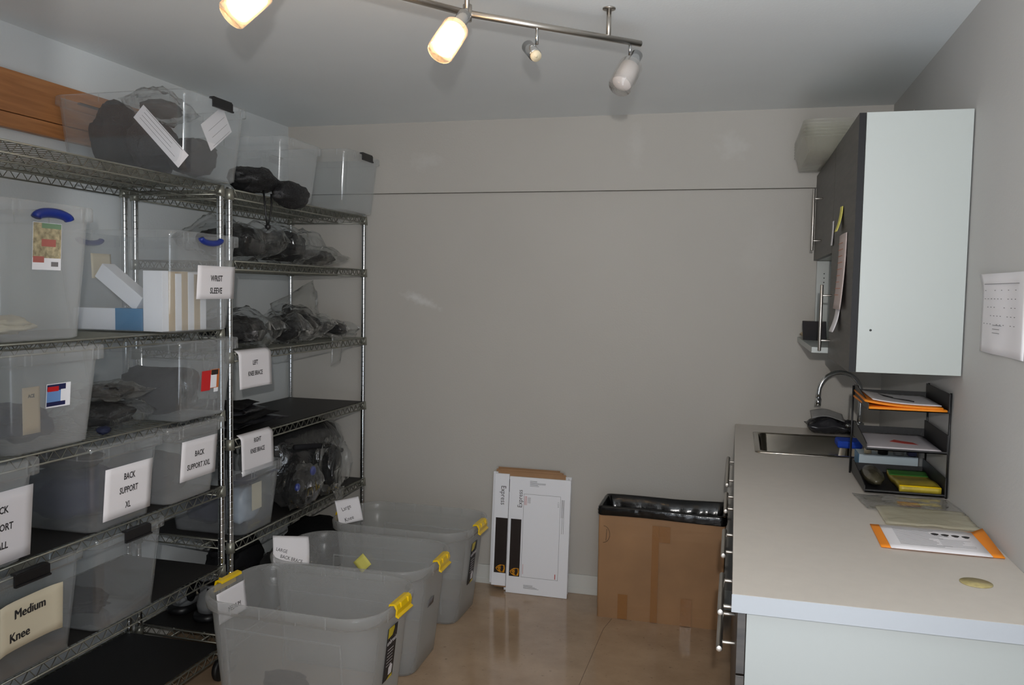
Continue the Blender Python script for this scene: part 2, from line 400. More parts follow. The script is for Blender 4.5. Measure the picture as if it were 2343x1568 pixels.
# ------------------------------------------------------------------ wire shelving
SX, SXB = -1.897, -2.325       # front / back post centres
def post_g(h):
    prof = [(.0125, 0)]; z = .02
    while z < h-.03:
        prof += [(.0125, z-.0006), (.0125, z), (.0119, z+.0008), (.0119, z+.0016), (.0125, z+.0024), (.0125, z+.003)]; z += .0254
    prof += [(.0125, h-.004), (.009, h)]
    return G().lathe(prof, 12)
POST = None
def shelf_g(L):
    g = G(); D = SX-SXB; r = .003
    def truss(p0, p1, dz=.032, rr_=.0032):
        p0, p1 = Vector(p0), Vector(p1); d = p1-p0; n = max(4, round(d.length/.05)); pts = []
        g.tube([p0, p1], rr_, 6); g.tube([p0-Vector((0, 0, dz)), p1-Vector((0, 0, dz))], rr_, 6)
        for i in range(2*n+1):
            pts.append(p0+d*(i/(2*n))-Vector((0, 0, 0 if i % 2 == 0 else dz)))
        g.tube(pts, .0021, 5)
    y0, y1 = .014, L-.014
    truss((.013, y0, 0), (.013, y1, 0)); truss((-D-.013, y0, 0), (-D-.013, y1, 0))
    truss((.0, y0, 0), (-D, y0, 0)); truss((.0, y1, 0), (-D, y1, 0))
    for k in (1, 2): truss((-D*k/3, y0, -.004), (-D*k/3, y1, -.004), .026)
    n = int((L-.06)/.028)
    for i in range(n+1):
        y = .03+(L-.06)*i/n; g.tube([(.013, y, 0), (-D-.013, y, 0)], .0018, 5, cap=False)
    return g
def shelving_unit(label, y0, y1, tiers, liners, caster=True):
    L = y1-y0; t = thing('wire_shelving_unit', label, 'shelving unit', (0, y0, 0)); h = 1.9165
    gm = None
    for x in (SX, SXB):
        for y in (0, L):
            global POST
            if POST is None: POST = obj('post', post_g(h-.085), m_chrome, t, (x, y, .085))
            else:
                p = POST.copy(); COL.objects.link(p); p.parent = t; p.location = (x, y, .085)
    first = None
    for i, z in enumerate(tiers):
        if first is None: first = s = obj('wire_shelf', shelf_g(L), m_wire, t, (SX, 0, z-.003))
        else: s = first.copy(); COL.objects.link(s); s.parent = t; s.location = (SX, 0, z-.003)
        for x in (0, SXB-SX):
            for y in (0, L): obj('collar', G().lathe([(.0128, -.042), (.0185, -.042), (.0155, 0), (.0128, 0), (.0128, -.042)], 14, cap0=False, cap1=False), m_wire, s, (x, y, .003))
        if i in liners: obj('shelf_liner', G().box(SXB-SX+.005, .008, .02, L-.02, .004, .0062), m_liner, s)
    for x in (SX, SXB):
        for y in (0, L):
            c = obj('caster', G().lathe([(.0, .085), (.02, .085), (.02, .080), (.013, .076)], 14).box(-.017, -.0135, -.028, .02, .03, .078).box(.0135, .017, -.028, .02, .03, .078).box(-.017, .017, -.02, .02, .073, .078), m_chrome, t, (x, y, 0))
            wg = G(); wg.X = T(0, -.012, .045) @ R('Y', PI/2); wg.lathe([(.02, -.011), (.040, -.0115), (.045, -.006), (.045, .006), (.040, .0115), (.02, .011)], 24)
            obj('wheel', wg, m_rubber, c)
    return t
TA = [1.915, 1.372, 1.060, .767, .454, .139]
TB = [1.908, 1.635, 1.278, .937, .527, .139]
shelving_unit('near chrome wire shelving unit on casters, at the left edge of the photo', 1.590, 2.787, TA, (3, 4, 5))
shelving_unit('far chrome wire shelving unit in the corner by the back wall', 2.846, 4.052, TB, (3, 4, 5))

# ------------------------------------------------------------------ bins and totes
def bin_shell(L, Wd, h, r=.035, taper=.022, band=.03, out=.012, wall=.0025, foot=.006, ncor=6):
    """open box: L along X, Wd along Y, rim at h; loops go up the outside and down the inside"""
    a, b = L/2, Wd/2; lo = []
    def ring(z, o, rad=None): lo.append(rr(a-o, b-o, rad or r, z, ncor))
    ring(0, taper+out+.012, r*.8); ring(foot, taper+out, r)
    for k in (.25, .5, .75): ring(foot+(h-band-foot)*k, taper*(1-k)+out)
    ring(h-band-.012, out+.002); ring(h-band, out); ring(h-band+.001, 0, r+.01); ring(h-.004, 0, r+.01); ring(h, .002, r+.01); ring(h, out+wall, r)
    for k in (.9, .6, .3): ring(foot+wall+(h-foot)*k, taper*(1-k)+out+wall)
    ring(foot+wall, taper+out+wall)
    ring(wall, taper+out+.016, r*.7)
    return G().loft(lo)
def place_bin(name, label, cat, xf, y0, y1, z, h, L, m, rotz=0, hc=None, hstyle='latch', group=None, ribs=True, **k):
    Wd = y1-y0; t = thing(name, label, cat, (xf-L/2, (y0+y1)/2, z+.0035), (0, 0, rotz), group)
    g = bin_shell(L, Wd, h, **k); band = k.get('band', .03)
    if ribs:
        for sx in (-1, 1):
            for yy in (-.36, -.3, .3, .36): g.box(sx*(L/2)-.001, sx*(L/2)+.001, yy*Wd-.0015, yy*Wd+.0015, h-band, h-.005)
        for xx in (-.38, -.13, .13, .38):
            for sy in (-1, 1): g.box(xx*L-.0015, xx*L+.0015, sy*Wd/2-.001, sy*Wd/2+.001, h-band, h-.005)
    obj('bin_body', g, m, t)
    if hc:
        for sx in (1, -1):
            gg = G()
            if hstyle == 'latch':
                gg.X = T(sx*(L/2+.002), 0, h-.006) @ R('Z', 0 if sx > 0 else PI)
                gg.box(-.012, .008, -.055, .055, .003, .010); gg.box(.003, .0085, -.06, .06, -.024, .006); gg.box(.003, .013, -.06, .06, -.027, -.021)
            else:
                pts = [(sx*(L/2+.004), .058*math.cos(a), h-.018-.016*math.sin(a)) for a in [PI*i/12 for i in range(13)]]
                if hstyle == 'arch': pts = [(p[0], p[1], 2*(h-.02)-p[2]-.022) for p in pts]
                gg.tube(pts, .0135 if hstyle == 'arch' else .0105, 8)
            obj('latch_handle', gg, hc, t, bevel=.0015 if hstyle == 'latch' else 0)
    return t
def local_paper(parent, name, w_, h_, loc, rot, texts, m=None, lbl=None, bend=.0, tx=.8, ink=None, extra=None, bold=.0006):
    m = m or m_paper
    g = G().sheet(w_, h_, 8, 6, lambda u, v: ((u-.5)*w_, (v-.5)*h_, bend*((2*u-1)**4)*.5), .0006)
    o = obj(name, g, m, parent); o.location = loc; o.rotation_euler = rot
    if texts or extra:
        tg = G()
        for (s, size, x, y) in texts:
            k0 = len(tg.v); put_text(tg, s, size, x, y, .0006, xs=tx, bold=bold)
            if not bold:
                for dx, dz in ((.0016, .0001), (.0008, .0002), (-.0008, .0003)): put_text(tg, s, size, x+dx, y+dx*.3, .0006+dz, xs=tx)
            for q in range(k0, len(tg.v)): vx, vy, vz = tg.v[q]; tg.v[q] = (vx, vy, vz+.0004*(bend > 0)+bend*((2*vx/w_)**4)*.5)
        if extra: extra(tg)
        obj('lettering', tg, ink or m_ink, o)
    if lbl: o['label'] = lbl
    return o
FX = (PI/2, 0, PI/2)      # paper standing, facing +x (the aisle), its text upright
def front_paper(t, L, Wd, h, w_, h_, yc, zc, texts, tilt=0, **k):
    """paper taped on the aisle end of a bin (in the bin's own frame)"""
    ta = k.pop('taper', .022); out = k.pop('out', .012)
    x = L/2-out-ta*(1-zc/h)+.004+k.pop('dx', 0)
    lean = math.atan2(ta, h)
    return local_paper(t, 'taped_label', w_, h_, (x, yc, zc), (PI/2+lean, tilt, PI/2), texts, **k)

# -- near unit, top shelf
b = place_bin('storage_bin', 'clear bin with a black latch, full of black braces, on the near unit\'s top shelf', 'bin', -1.795, 2.455, 2.835, 1.915, .275, .56, m_clear, hc=m_black)
# -- far unit, top shelf
place_bin('storage_bin', 'milky empty bin beside the black netting bag on the far top shelf', 'bin', -1.86, 3.19, 3.545, 1.908, .262, .46, m_bin2, band=.035, out=.014)
place_bin('storage_bin', 'clear empty bin with a black latch on the far end of the top shelf', 'bin', -1.80, 3.665, 4.06, 1.908, .285, .5, m_clear, hc=m_black)
# -- near unit, second shelf
b = place_bin('storage_bin', 'tall frosted bin with a raised blue handle at the left edge', 'bin', -1.835, 1.735, 2.098, 1.372, .382, .5, m_bin2, hc=m_blue, hstyle='arch', band=.04, out=.014)
def sticker(parent, pieces, loc, rot, name='sticker'):
    mats = []; g = G()
    for (x0, x1, y0, y1, m) in pieces:
        if m not in mats: mats.append(m)
        g.box(x0, x1, y0, y1, .0003*len(g.m)/6*.2, .0005+.0003*len(g.m)/6*.3, mats.index(m))
    o = obj(name, g, mats, parent); o.location = loc; o.rotation_euler = rot; return o
o = sticker(b, [(-.05, .05, -.065, .065, m_box), (-.049, .049, -.032, .064, m_photo), (-.02, .048, .05, .064, m_pgreen), (-.02, .03, .0, .02, m_pred), (-.048, -.01, -.045, -.028, m_pred), (.015, .04, -.055, -.042, m_greyink)], (.5/2-.014-.008+.004, .0, .262), (PI/2+.05, 0, PI/2), 'product_sticker')
b = place_bin('storage_bin', 'clear bin with blue handles and a paper reading WRIST SLEEVE', 'bin', -1.785, 2.362, 2.768, 1.372, .342, .5, m_bin, hc=m_blue, hstyle='cup', band=.04, out=.014)
front_paper(b, .5, .41, .342, .222, .118, .065, .172, [('WRIST', .0295, .0, .014), ('SLEEVE', .0295, 0, -.03)], out=.014)
local_paper(b, 'inner_sheet', .10, .09, (-.205, .0, .225), (PI/2-.05, 0, PI/2), [], m_paper2)
# -- near unit, third shelf
b = place_bin('storage_bin', 'frosted bin with a blue and white sticker on the third shelf, cut by the frame', 'bin', -1.835, 1.765, 2.135, 1.060, .29, .46, m_bin2, band=.042, out=.018)
sticker(b, [(-.04, .048, -.034, .034, m_box), (-.038, .03, -.03, .032, m_navyp), (-.038, .02, -.018, .014, m_bluep), (-.036, .004, .012, .026, m_redl), (.012, .046, -.018, .016, m_box)], (.46/2-.018-.010+.004, .0, .155), (PI/2+.07, 0, PI/2), 'product_sticker')
local_paper(b, 'box_panel', .06, .13, (.19, -.075, .12), FX, [('ACE', .013, 0, .04)], m_skin, tx=.9)
b = place_bin('storage_bin', 'clear bin with a red and orange product sticker on the third shelf', 'bin', -1.787, 2.412, 2.766, 1.060, .283, .46, m_bin, band=.042, out=.018)
sticker(b, [(-.052, .0, -.036, .036, m_redl), (0, .05, -.03, .038, m_orp), (.0, .036, -.028, .02, m_box), (.003, .043, .018, .036, m_brown), (.022, .047, -.045, -.03, m_box)], (.46/2-.018-.010+.004, .01, .135), (PI/2+.07, 0, PI/2), 'product_sticker')
# -- near unit, fourth shelf
BK = dict(band=.042, out=.018)
b = place_bin('storage_bin', 'frosted bin with a paper reading BACK SUPPORT SMALL', 'bin', -1.832, 1.54, 1.882, .767, .285, .44, m_bin2, **BK)
front_paper(b, .44, .34, .285, .215, .2, .035, .115, [('BACK', .027, 0, .048), ('SUPPORT', .027, 0, .0), ('SMALL', .027, 0, -.05)], out=.018)
b = place_bin('storage_bin', 'clear bin of navy supports with a paper reading BACK SUPPORT XL', 'bin', -1.832, 2.048, 2.398, .767, .277, .44, m_bin, **BK)
front_paper(b, .44, .34, .277, .215, .165, .012, .112, [('BACK', .029, 0, .044), ('SUPPORT', .029, 0, .0), ('XL', .029, 0, -.05)], out=.018, tx=.68)
b = place_bin('storage_bin', 'grey translucent bin with a paper reading BACK SUPPORT XXL', 'bin', -1.832, 2.405, 2.745, .767, .277, .44, m_bin2, **BK)
front_paper(b, .44, .34, .277, .205, .145, .02, .145, [('BACK', .028, .0, .018), ('SUPPORT XXL', .028, 0, -.027)], out=.018, tx=.74)
# -- near unit, fifth shelf
b = place_bin('storage_bin', 'clear bin with a black handle and a curled paper reading Medium Knee', 'bin', -1.835, 1.60, 2.04, .454, .30, .5, m_clear, hc=m_black)
local_paper(b, 'taped_label', .21, .135, (.252, -.005, .165), (PI/2+.05, -.02, PI/2), [('Medium', .036, 0, .028), ('Knee', .036, -.035, -.032)], m_paper2, bend=.02, tx=.9, bold=0)
b = place_bin('storage_bin', 'empty clear bin with a black handle beside the Medium Knee bin', 'bin', -1.835, 2.07, 2.405, .454, .30, .5, m_clear, hc=m_black)
local_paper(b, 'inner_sheet', .11, .15, (-.18, -.02, .20), FX, [], m_paper2)
# -- far unit, fifth shelf
b = place_bin('storage_bin', 'small frosted bin of bandages below the paper reading RIGHT KNEE BRACE', 'bin', -1.845, 2.872, 3.178, .527, .275, .4, m_bin, band=.04, out=.014)

# ------------------------------------------------------------------ totes on the floor
def tote(label, cx, cy, rz, sticker_kind, inner=None):
    L, Wd, h = .70, .450, .445
    t = thing('storage_tote', label, 'tote', (cx, cy, .001), (0, 0, rz), 'large grey totes with yellow latches')
    lo = []; a, b_ = L/2, Wd/2; n = 10
    def ring(z, o, r): lo.append(rr(a-o, b_-o, r, z, n))
    ring(0, .075, .05); ring(.008, .066, .06)
    for k in (.2, .4, .6, .8): ring(.008+k*.38, .066-.044*k, .06+.05*k)
    ring(.39, .021, .115); ring(.402, .014, .12); ring(.404, .004, .125); ring(.435, .0, .13); ring(.443, .002, .13); ring(.445, .006, .13); ring(.443, .012, .125)
    ring(.43, .0165, .12); ring(.40, .019, .12)
    for k in (.8, .6, .4, .2): ring(.011+k*.38, .069-.044*k, .057+.05*k)
    ring(.011, .069, .055); ring(.004, .082, .04)
    g = G().loft(lo)
    for sx in (-1, 1):
        for yy in (-.22, .22): g.box(sx*a-.0015, sx*a+.0015, yy*Wd-.0015, yy*Wd+.0015, .404, .44)
    for xx in (-.26, -.1, .1, .26):
        for sy in (-1, 1): g.box(xx*L-.0015, xx*L+.0015, sy*b_-.0015, sy*b_+.0015, .404, .44)
    # raised panels on the sides, a shallow recess frame
    for sy in (-1, 1):
        for (z0, z1, x0, x1) in ((.34, .345, -.22, .22), (.05, .345, -.225, -.22), (.05, .345, .22, .225)):
            o0, o1 = .066-.044*(z0-.008)/.38, .066-.044*(z1-.008)/.38
            y0_, y1_ = sy*(b_-o0), sy*(b_-o1)
            g.add([(x0, y0_+sy*.0015, z0), (x1, y0_+sy*.0015, z0), (x1, y1_+sy*.0015, z1), (x0, y1_+sy*.0015, z1), (x0, y0_-sy*.001, z0), (x1, y0_-sy*.001, z0), (x1, y1_-sy*.001, z1), (x0, y1_-sy*.001, z1)],
                  [(0, 1, 2, 3), (7, 6, 5, 4), (0, 4, 5, 1), (1, 5, 6, 2), (2, 6, 7, 3), (3, 7, 4, 0)])
    obj('tote_body', g, m_tote, t)
    for sx in (1, -1):
        lg = G(); lg.X = R('Z', 0 if sx > 0 else PI) @ T(a, 0, .445)
        prof = [(-.016, -.004), (-.014, .006), (.004, .009), (.014, .004), (.018, -.012), (.015, -.03), (.024, -.036), (.022, -.041), (.010, -.036), (.012, -.012), (.004, .002), (-.010, .0)]
        lo2 = [[(x, y, z) for (x, z) in prof] for y in (-.062, .062)]
        lg.loft(lo2, smooth=False)
        for q in (-.03, .03): lg.box(.008, .0195, q-.002, q+.002, -.012, .007)
        obj('latch', lg, m_yellow, t, bevel=.001)
    lean = math.atan(.044/.38)
    def onend(yc, zc, off=.0035): return (a-.066+.044*(zc-.008)/.38+off, yc, zc)
    if sticker_kind == 'label':
        s = G().sheet(.08, .20, 4, 8, lambda u, v: ((u-.5)*.08, (v-.5)*.20, 0), .0005)
        so = obj('product_sticker', s, m_ink, t); so.location = onend(-.005, .255); so.rotation_euler = (PI/2+lean, 0, PI/2)
        mg = G(); put_text(mg, 'unbreak', .026, .002, .045, .0006, xs=.9, rot=.05)
        lines(mg, -.025, .025, .015, 6, .012, .0005, th=.0016, seed=4)
        mg.add([(.0, -.085, .0006), (.028, -.085, .0006), (.030, -.055, .0006), (.014, -.045, .0006), (-.002, -.058, .0006)], [(0, 1, 2, 3, 4)])
        obj('lettering', mg, m_paper, so)
        yg = G(); yg.add([(-.035, .062, .0006), (.0, .066, .0006), (.014, .09, .0006), (.01, .1, .0006), (-.035, .1, .0006)], [(0, 1, 2, 3, 4)])
        yg.add([(-.01, -.1, .0006), (.035, -.1, .0006), (.034, -.088, .0006), (.01, -.09, .0006)], [(0, 1, 2, 3)])
        obj('yellow_print', yg, mat('sticker_yellow', (210, 190, 40), .4), so)
    else:
        s = G().sheet(.07, .03, 4, 2, lambda u, v: ((u-.5)*.07, (v-.5)*.03, 0), .0005)
        so = obj('small_sticker', s, m_greyink, t); so.location = onend(-.03, .27); so.rotation_euler = (PI/2+lean, 0, PI/2)
    return t
RZ = .035
t1 = tote('big empty grey tote with yellow latches, nearest of the three on the floor', -1.455, 2.685, -.03, 'label')
t2 = tote('big grey tote holding a yellow note, middle of the three on the floor', -1.478, 3.154, .02, 'small')
t3 = tote('big empty grey tote with yellow latches, the one touching the back wall', -1.479, 3.70, -.012, 'label')
def draped(name, label, loc, rot, texts, w_, h_, bend, m=m_paper):
    g = G().sheet(w_, h_, 10, 10, lambda u, v: ((u-.5)*w_, (v-.5)*h_, bend(u, v)), .0006)
    o = tag(obj(name, g, m), label, 'paper'); o.location = loc; o.rotation_euler = rot
    tg = G()
    for (s, size, x, y, r) in texts:
        vs, fs = text_g(s, size, .8, 0); ca, sa = math.cos(r), math.sin(r)
        tg.add([(x+a*ca-b*sa, y+a*sa+b*ca, .0008+bend((x+a*ca-b*sa)/w_+.5, (y+a*sa+b*ca)/h_+.5)+c) for a, b, c in vs], fs)
    obj('lettering', tg, m_ink, o)
    return o
draped('paper_label', 'white paper reading LARGE BACK BRACE taped to the middle tote\'s rim', (-1.745, 3.05, .452), (math.radians(58), math.radians(8), math.radians(42)), [('LARGE', .02, -.04, -.005, -.25), ('BACK BRACE', .02, .0, -.04, -.25)], .15, .12, lambda u, v: -.03*(v-.4)**2)
draped('paper_label', 'white paper reading Large Knee taped to the farthest tote\'s rim', (-1.755, 3.60, .475), (math.radians(66), math.radians(-6), math.radians(40)), [('Large', .027, -.01, .015, .25), ('Knee', .027, -.005, -.038, .2)], .115, .115, lambda u, v: .03*(u-.5)**2-.02*(v-.5)**2)
draped('paper_label', 'white paper hanging inside the nearest tote under its left latch', (-1.762, 2.655, .372), (PI/2-.11, 0, PI/2-.03), [('MEDIUM', .026, .01, -.02, 0)], .17, .11, lambda u, v: 0)
g = G().sheet(.06, .06, 4, 4, lambda u, v: ((u-.5)*.06, (v-.5)*.06, .01*u*u), .0005)
o = tag(obj('sticky_note', g, m_note), 'yellow square note stuck inside the middle tote', 'note'); o.location = (-1.55, 3.318, .33); o.rotation_euler = (PI/2-.10, PI/4, .05)

# ------------------------------------------------------------------ bagged soft goods
def pillow(g, c, w_, d_, h_, seed, rot=None, mi=0, amp=.25, flat=.1, n=22, m=16, e=.5):
    """a sealed bag: two skins meeting in a flat seam with pointed corners"""
    off = Vector((seed*5.1, seed*2.7, seed)); c = Vector(c); vs = []; top = []; bot = []
    for sgn, L in ((1, top), (-1, bot)):
        for j in range(m+1):
            for i in range(n+1):
                u, v = 2*i/n-1, 2*j/m-1
                q = max(0, (1-u*u))*max(0, (1-v*v)); th = q**e
                nz = noise.fractal(Vector((u*1.7, v*1.7, sgn*.7))+off, .8, 2.1, 4)
                z = sgn*h_/2*th*(1+amp*2.2*nz)+ .04*w_*noise.noise(Vector((u*1.4, v*1.4, 3))+off)
                pin = 1-.09*(1-abs(u))*abs(v)**3-.09*(1-abs(v))*abs(u)**3
                z = max(z, -h_/2) if rot is None else z
                p = Vector((u*w_/2*pin*(1+.05*nz), v*d_/2*pin*(1+.05*nz), z+sgn*.0006))
                if rot is not None: p = rot @ p
                L.append(tuple(c+p))
    K = (n+1)*(m+1); fs = []
    for j in range(m):
        for i in range(n):
            a = j*(n+1)+i; fs.append((a, a+1, a+n+2, a+n+1)); fs.append((K+a+n+1, K+a+n+2, K+a+1, K+a))
    for i in range(n): fs.append((i+1, i, K+i, K+i+1)); a = m*(n+1)+i; fs.append((a, a+1, K+a+1, K+a))
    for j in range(m): a = j*(n+1); fs.append((a+n+1, a, K+a, K+a+n+1)); a += n; fs.append((a, a+n+1, K+a+n+1, K+a))
    g.add(top+bot, fs, mi, True); return g
def brace_bag(label, loc, size, seed, rot=(0, 0, 0), content=m_blk_fab, film=None, fill=.72, group=None, inner='blob', cat='bag', e=.45):
    """a clear bag with a folded black brace in it; loc = underside centre"""
    t = thing('bagged_brace', label, cat, (loc[0], loc[1], loc[2]+.004), rot, group)
    w_, d_, h_ = size; g = G()
    g.blob((0, 0, h_*.47), (w_*fill/2, d_*fill/2, h_*.36), seed, .22, 1.8, e=.85)
    g.blob((w_*.12, -d_*.1, h_*.56), (w_*fill/3, d_*fill/3, h_*.30), seed+3, .3, 2.4, e=.9)
    obj('folded_brace', g, content, t)
    if inner == 'hinge':
        q = G()
        for s_ in (-1, 1): q.X = T(s_*w_*.12, -d_*fill*.40, h_*.55) @ R('X', PI/2); q.lathe([(.024, 0), (.026, .008), (.018, .014), (.006, .016)], 18)
        obj('hinge', q, m_blue, t)
    pb = pillow(G(), (0, 0, h_/2), w_, d_, h_, seed, e=e); obj('clear_bag', pb, film or m_film, t)
    return t
# near unit top shelf, inside the clear bin
def soft(name, label, cat, loc, r, seed, m, amp=.25, fr=2, e=.9, rot=None, group=None):
    rn = random.Random(seed)
    g = G().blob((0, 0, r[2]), (r[0]*.9, r[1]*.9, r[2]*.85), seed, amp, fr, e=e, rot=rot)
    for k in range(5):
        a = 2*PI*k/5+rn.random(); q = .38+.2*rn.random()
        g.blob((r[0]*.42*math.cos(a), r[1]*.42*math.sin(a), r[2]*(.8+.75*rn.random())), (r[0]*q, r[1]*q, r[2]*q*.75), seed+k+1, .35, 2.6, nu=20, nv=12)
    lo = min(v[2] for v in g.v); g.v = [(a, b_, c-lo) for a, b_, c in g.v]
    o = tag(obj(name, g, m), label, cat, group); o.location = (loc[0], loc[1], loc[2]+.002); return o
ZA1 = 1.915+.0035+.004
soft('folded_brace', 'black folded brace at the wall end of the full top-shelf bin', 'brace', (-2.225, 2.645, ZA1), (.07, .12, .16), 3, m_blk_fab, .2)
soft('folded_brace', 'charcoal brace in the middle of the full top-shelf bin', 'brace', (-2.07, 2.64, ZA1), (.07, .115, .115), 8, m_dk_fab, .25)
soft('folded_brace', 'low grey-black brace by the aisle end of the full top-shelf bin', 'brace', (-1.91, 2.645, ZA1), (.075, .11, .075), 11, m_dk_fab, .2)
t = thing('bagged_brace', 'clear bag of braces poking above the rim of the full top-shelf bin', 'bag', (-2.03, 2.63, 2.135))
pillow(G(), (0, 0, 0), .2, .22, .10, 5, rot=Euler((.4, .7, .3)).to_matrix())
gb = pillow(G(), (0, 0, .04), .20, .24, .11, 5, rot=Euler((.25, .35, .3)).to_matrix()); obj('clear_bag', gb, m_film2, t)
obj('folded_brace', G().blob((0, 0, .035), (.07, .085, .03), 6, .2), m_dk_fab, t)
def booklet(label, loc, rot, w_, h_, n_lines, cat='leaflet', m=m_paper, ink=m_greyink, seed=1, th=.0015, lx=None):
    o = tag(obj('leaflet', G().box(-w_/2, w_/2, -h_/2, h_/2, -th, 0), m), label, cat); o.location = loc; o.rotation_euler = rot
    g = G(); lines(g, -w_*.42, w_*.42, h_*.42, n_lines, h_*.84/max(1, n_lines), .0002, seed=seed, th=.0014); obj('print', g, ink, o); return o
booklet('long white printed strip slanting across the full top-shelf bin', (-1.925, 2.489, 2.045), (PI/2, .78, .0), .25, .058, 4)
booklet('white product card leaning at the aisle end of the full top-shelf bin', (-1.822, 2.66, 2.10), (PI/2, -.62+PI, PI/2), .155, .10, 3, seed=3)
# netting bag
t = thing('netting_bag', 'black netting drawstring bag slumped on the far top shelf', 'bag', (-1.90, 3.03, 1.912))
pts_g = G().blob((0, 0, .055), (.085, .13, .052), 4, .25, 1.6, nu=40, nv=24).blob((.083, .14, .008), (.056, .115, .055), 9, .2, 1.7, nu=40, nv=24)
obj('netting', pts_g, m_net, t)
obj('contents', G().blob((-.01, -.03, .05), (.07, .10, .042), 4, .25, 1.6).blob((.078, .12, .01), (.035, .07, .03), 9, .2), m_blk_fab, t)
obj('drawstring', G().tube([(.045, -.01, .01), (.058, -.02, -.05), (.06, -.015, -.10), (.058, .0, -.145), (.06, .01, -.10), (.062, .022, -.05), (.055, .03, .0)], .004, 6).lathe([(.005, -.01), (.011, -.006), (.012, .006), (.005, .012)], 12, c=(.059, .0, -.135)), m_black, t)
# wrist sleeve bin contents
ZA2 = 1.372+.0035+.003
for i in range(7):
    g = G().box(-.038, .038, -.0165, .0165, 0, .205-.004*(i % 3)); o = tag(obj('sleeve_box', g, [m_skin if i % 2 else m_box], bevel=.001), ['white sleeve carton at the left end of', 'cream sleeve carton second from the left in', 'white sleeve carton third from the left in', 'cream sleeve carton in the middle of', 'white sleeve carton third from the right in', 'cream sleeve carton second from the right in', 'white sleeve carton at the right end of'][i]+' the row behind the WRIST SLEEVE paper', 'carton', 'cartons standing in the wrist sleeve bin')
    o.location = (-1.90, 2.425+i*.0345, ZA2)
o = tag(obj('sleeve_box', G().box(-.10, .10, -.03, .03, 0, .055), m_box, bevel=.001), 'white carton lying tilted on a blue one in the wrist sleeve bin', 'carton'); o.location = (-2.07, 2.46, ZA2+.125); o.rotation_euler = (0, .62, .0)
lg = G(); lines(lg, -.08, .08, .04, 2, .018, 0, th=.006, seed=5)
o = tag(obj('sleeve_box', G().box(-.14, .14, -.05, .05, 0, .075).box(.03, .1401, -.0501, .0501, .0, .0755, 1), [m_box, mat('azure_card', (30, 120, 170), .5)], bevel=.001), 'blue and white carton lying flat in the wrist sleeve bin', 'carton'); o.location = (-2.085, 2.463, ZA2)
# tall blue handled bin: papers low down
soft('paper_heap', 'pale crumpled papers at the bottom of the tall blue-handled bin', 'papers', (-2.04, 1.91, 1.372+.0075), (.11, .10, .03), 21, m_paper2, .3)
# third shelf
soft('folded_brace', 'dark grey brace heaped in the sticker bin at the third shelf\'s left end', 'brace', (-2.03, 1.95, 1.0675), (.14, .10, .06), 22, m_navy, .25)
for i, (x, y, r, s, m, lb) in enumerate([(-2.02, 2.59, (.155, .125, .095), 31, m_dk_fab, 'big charcoal brace filling the red sticker bin'), ]):
    soft('folded_brace', lb, 'brace', (x, y, 1.0675), r, s, m, .2, e=.8)
t = thing('bagged_brace', 'clear wrapper around the brace by the aisle end of the red sticker bin', 'bag', (-1.86, 2.59, 1.075))
obj('clear_bag', pillow(G(), (0, 0, .11), .2, .26, .05, 33, rot=Euler((PI/2, 0, PI/2)).to_matrix(), amp=.5), m_film, t)
brace_bag('clear bag with a dark brace lying between the two third-shelf bins', (-1.99, 2.272, 1.062), (.25, .24, .10), 35)
brace_bag('clear bag with a dark brown item, on the third shelf by the wire edge', (-1.97, 2.275, 1.155), (.20, .22, .06), 36, film=m_film2)
soft('folded_brace', 'blue support peeking out beside the frosted third-shelf bin', 'brace', (-1.90, 2.175, 1.064), (.02, .025, .014), 37, m_navy)
# fourth shelf
soft('folded_brace', 'navy back support filling the BACK SUPPORT XL bin', 'back support', (-2.06, 2.222, .7745), (.155, .12, .095), 41, m_navy, .22, e=.7)
soft('folded_brace', 'black back support on top in the BACK SUPPORT XL bin', 'back support', (-2.07, 2.20, .945), (.12, .10, .03), 42, m_blk_fab, .22, e=.8)
soft('folded_brace', 'charcoal back support inside the BACK SUPPORT XXL bin', 'back support', (-2.06, 2.575, .7745), (.15, .11, .085), 43, m_dk_fab, .15, e=.6)
soft('folded_brace', 'charcoal back support inside the BACK SUPPORT SMALL bin', 'back support', (-2.06, 1.71, .7745), (.15, .11, .08), 44, m_dk_fab, .15, e=.6)
# fifth shelf
soft('folded_brace', 'low grey brace on the floor of the empty-looking clear bin', 'brace', (-2.1, 2.235, .4615), (.15, .10, .03), 45, m_dk_fab, .3)
soft('folded_brace', 'dark knee brace at the bottom of the Medium Knee bin', 'brace', (-2.1, 1.82, .4615), (.15, .13, .05), 46, m_dk_fab, .2)
# far unit second shelf (bags)
zb = 1.637
brace_bag('clear bag of black braces pushed to the near end of the far unit\'s second shelf', (-2.05, 3.10, zb), (.36, .34, .17), 51, e=.35)
brace_bag('peaked clear bag with a black brace, in the middle of the far second shelf', (-2.04, 3.44, zb), (.34, .30, .17), 52, e=.3)
brace_bag('low clear bag sloping down at the right of the far second shelf', (-2.0, 3.70, zb), (.26, .30, .085), 53, film=m_film2)
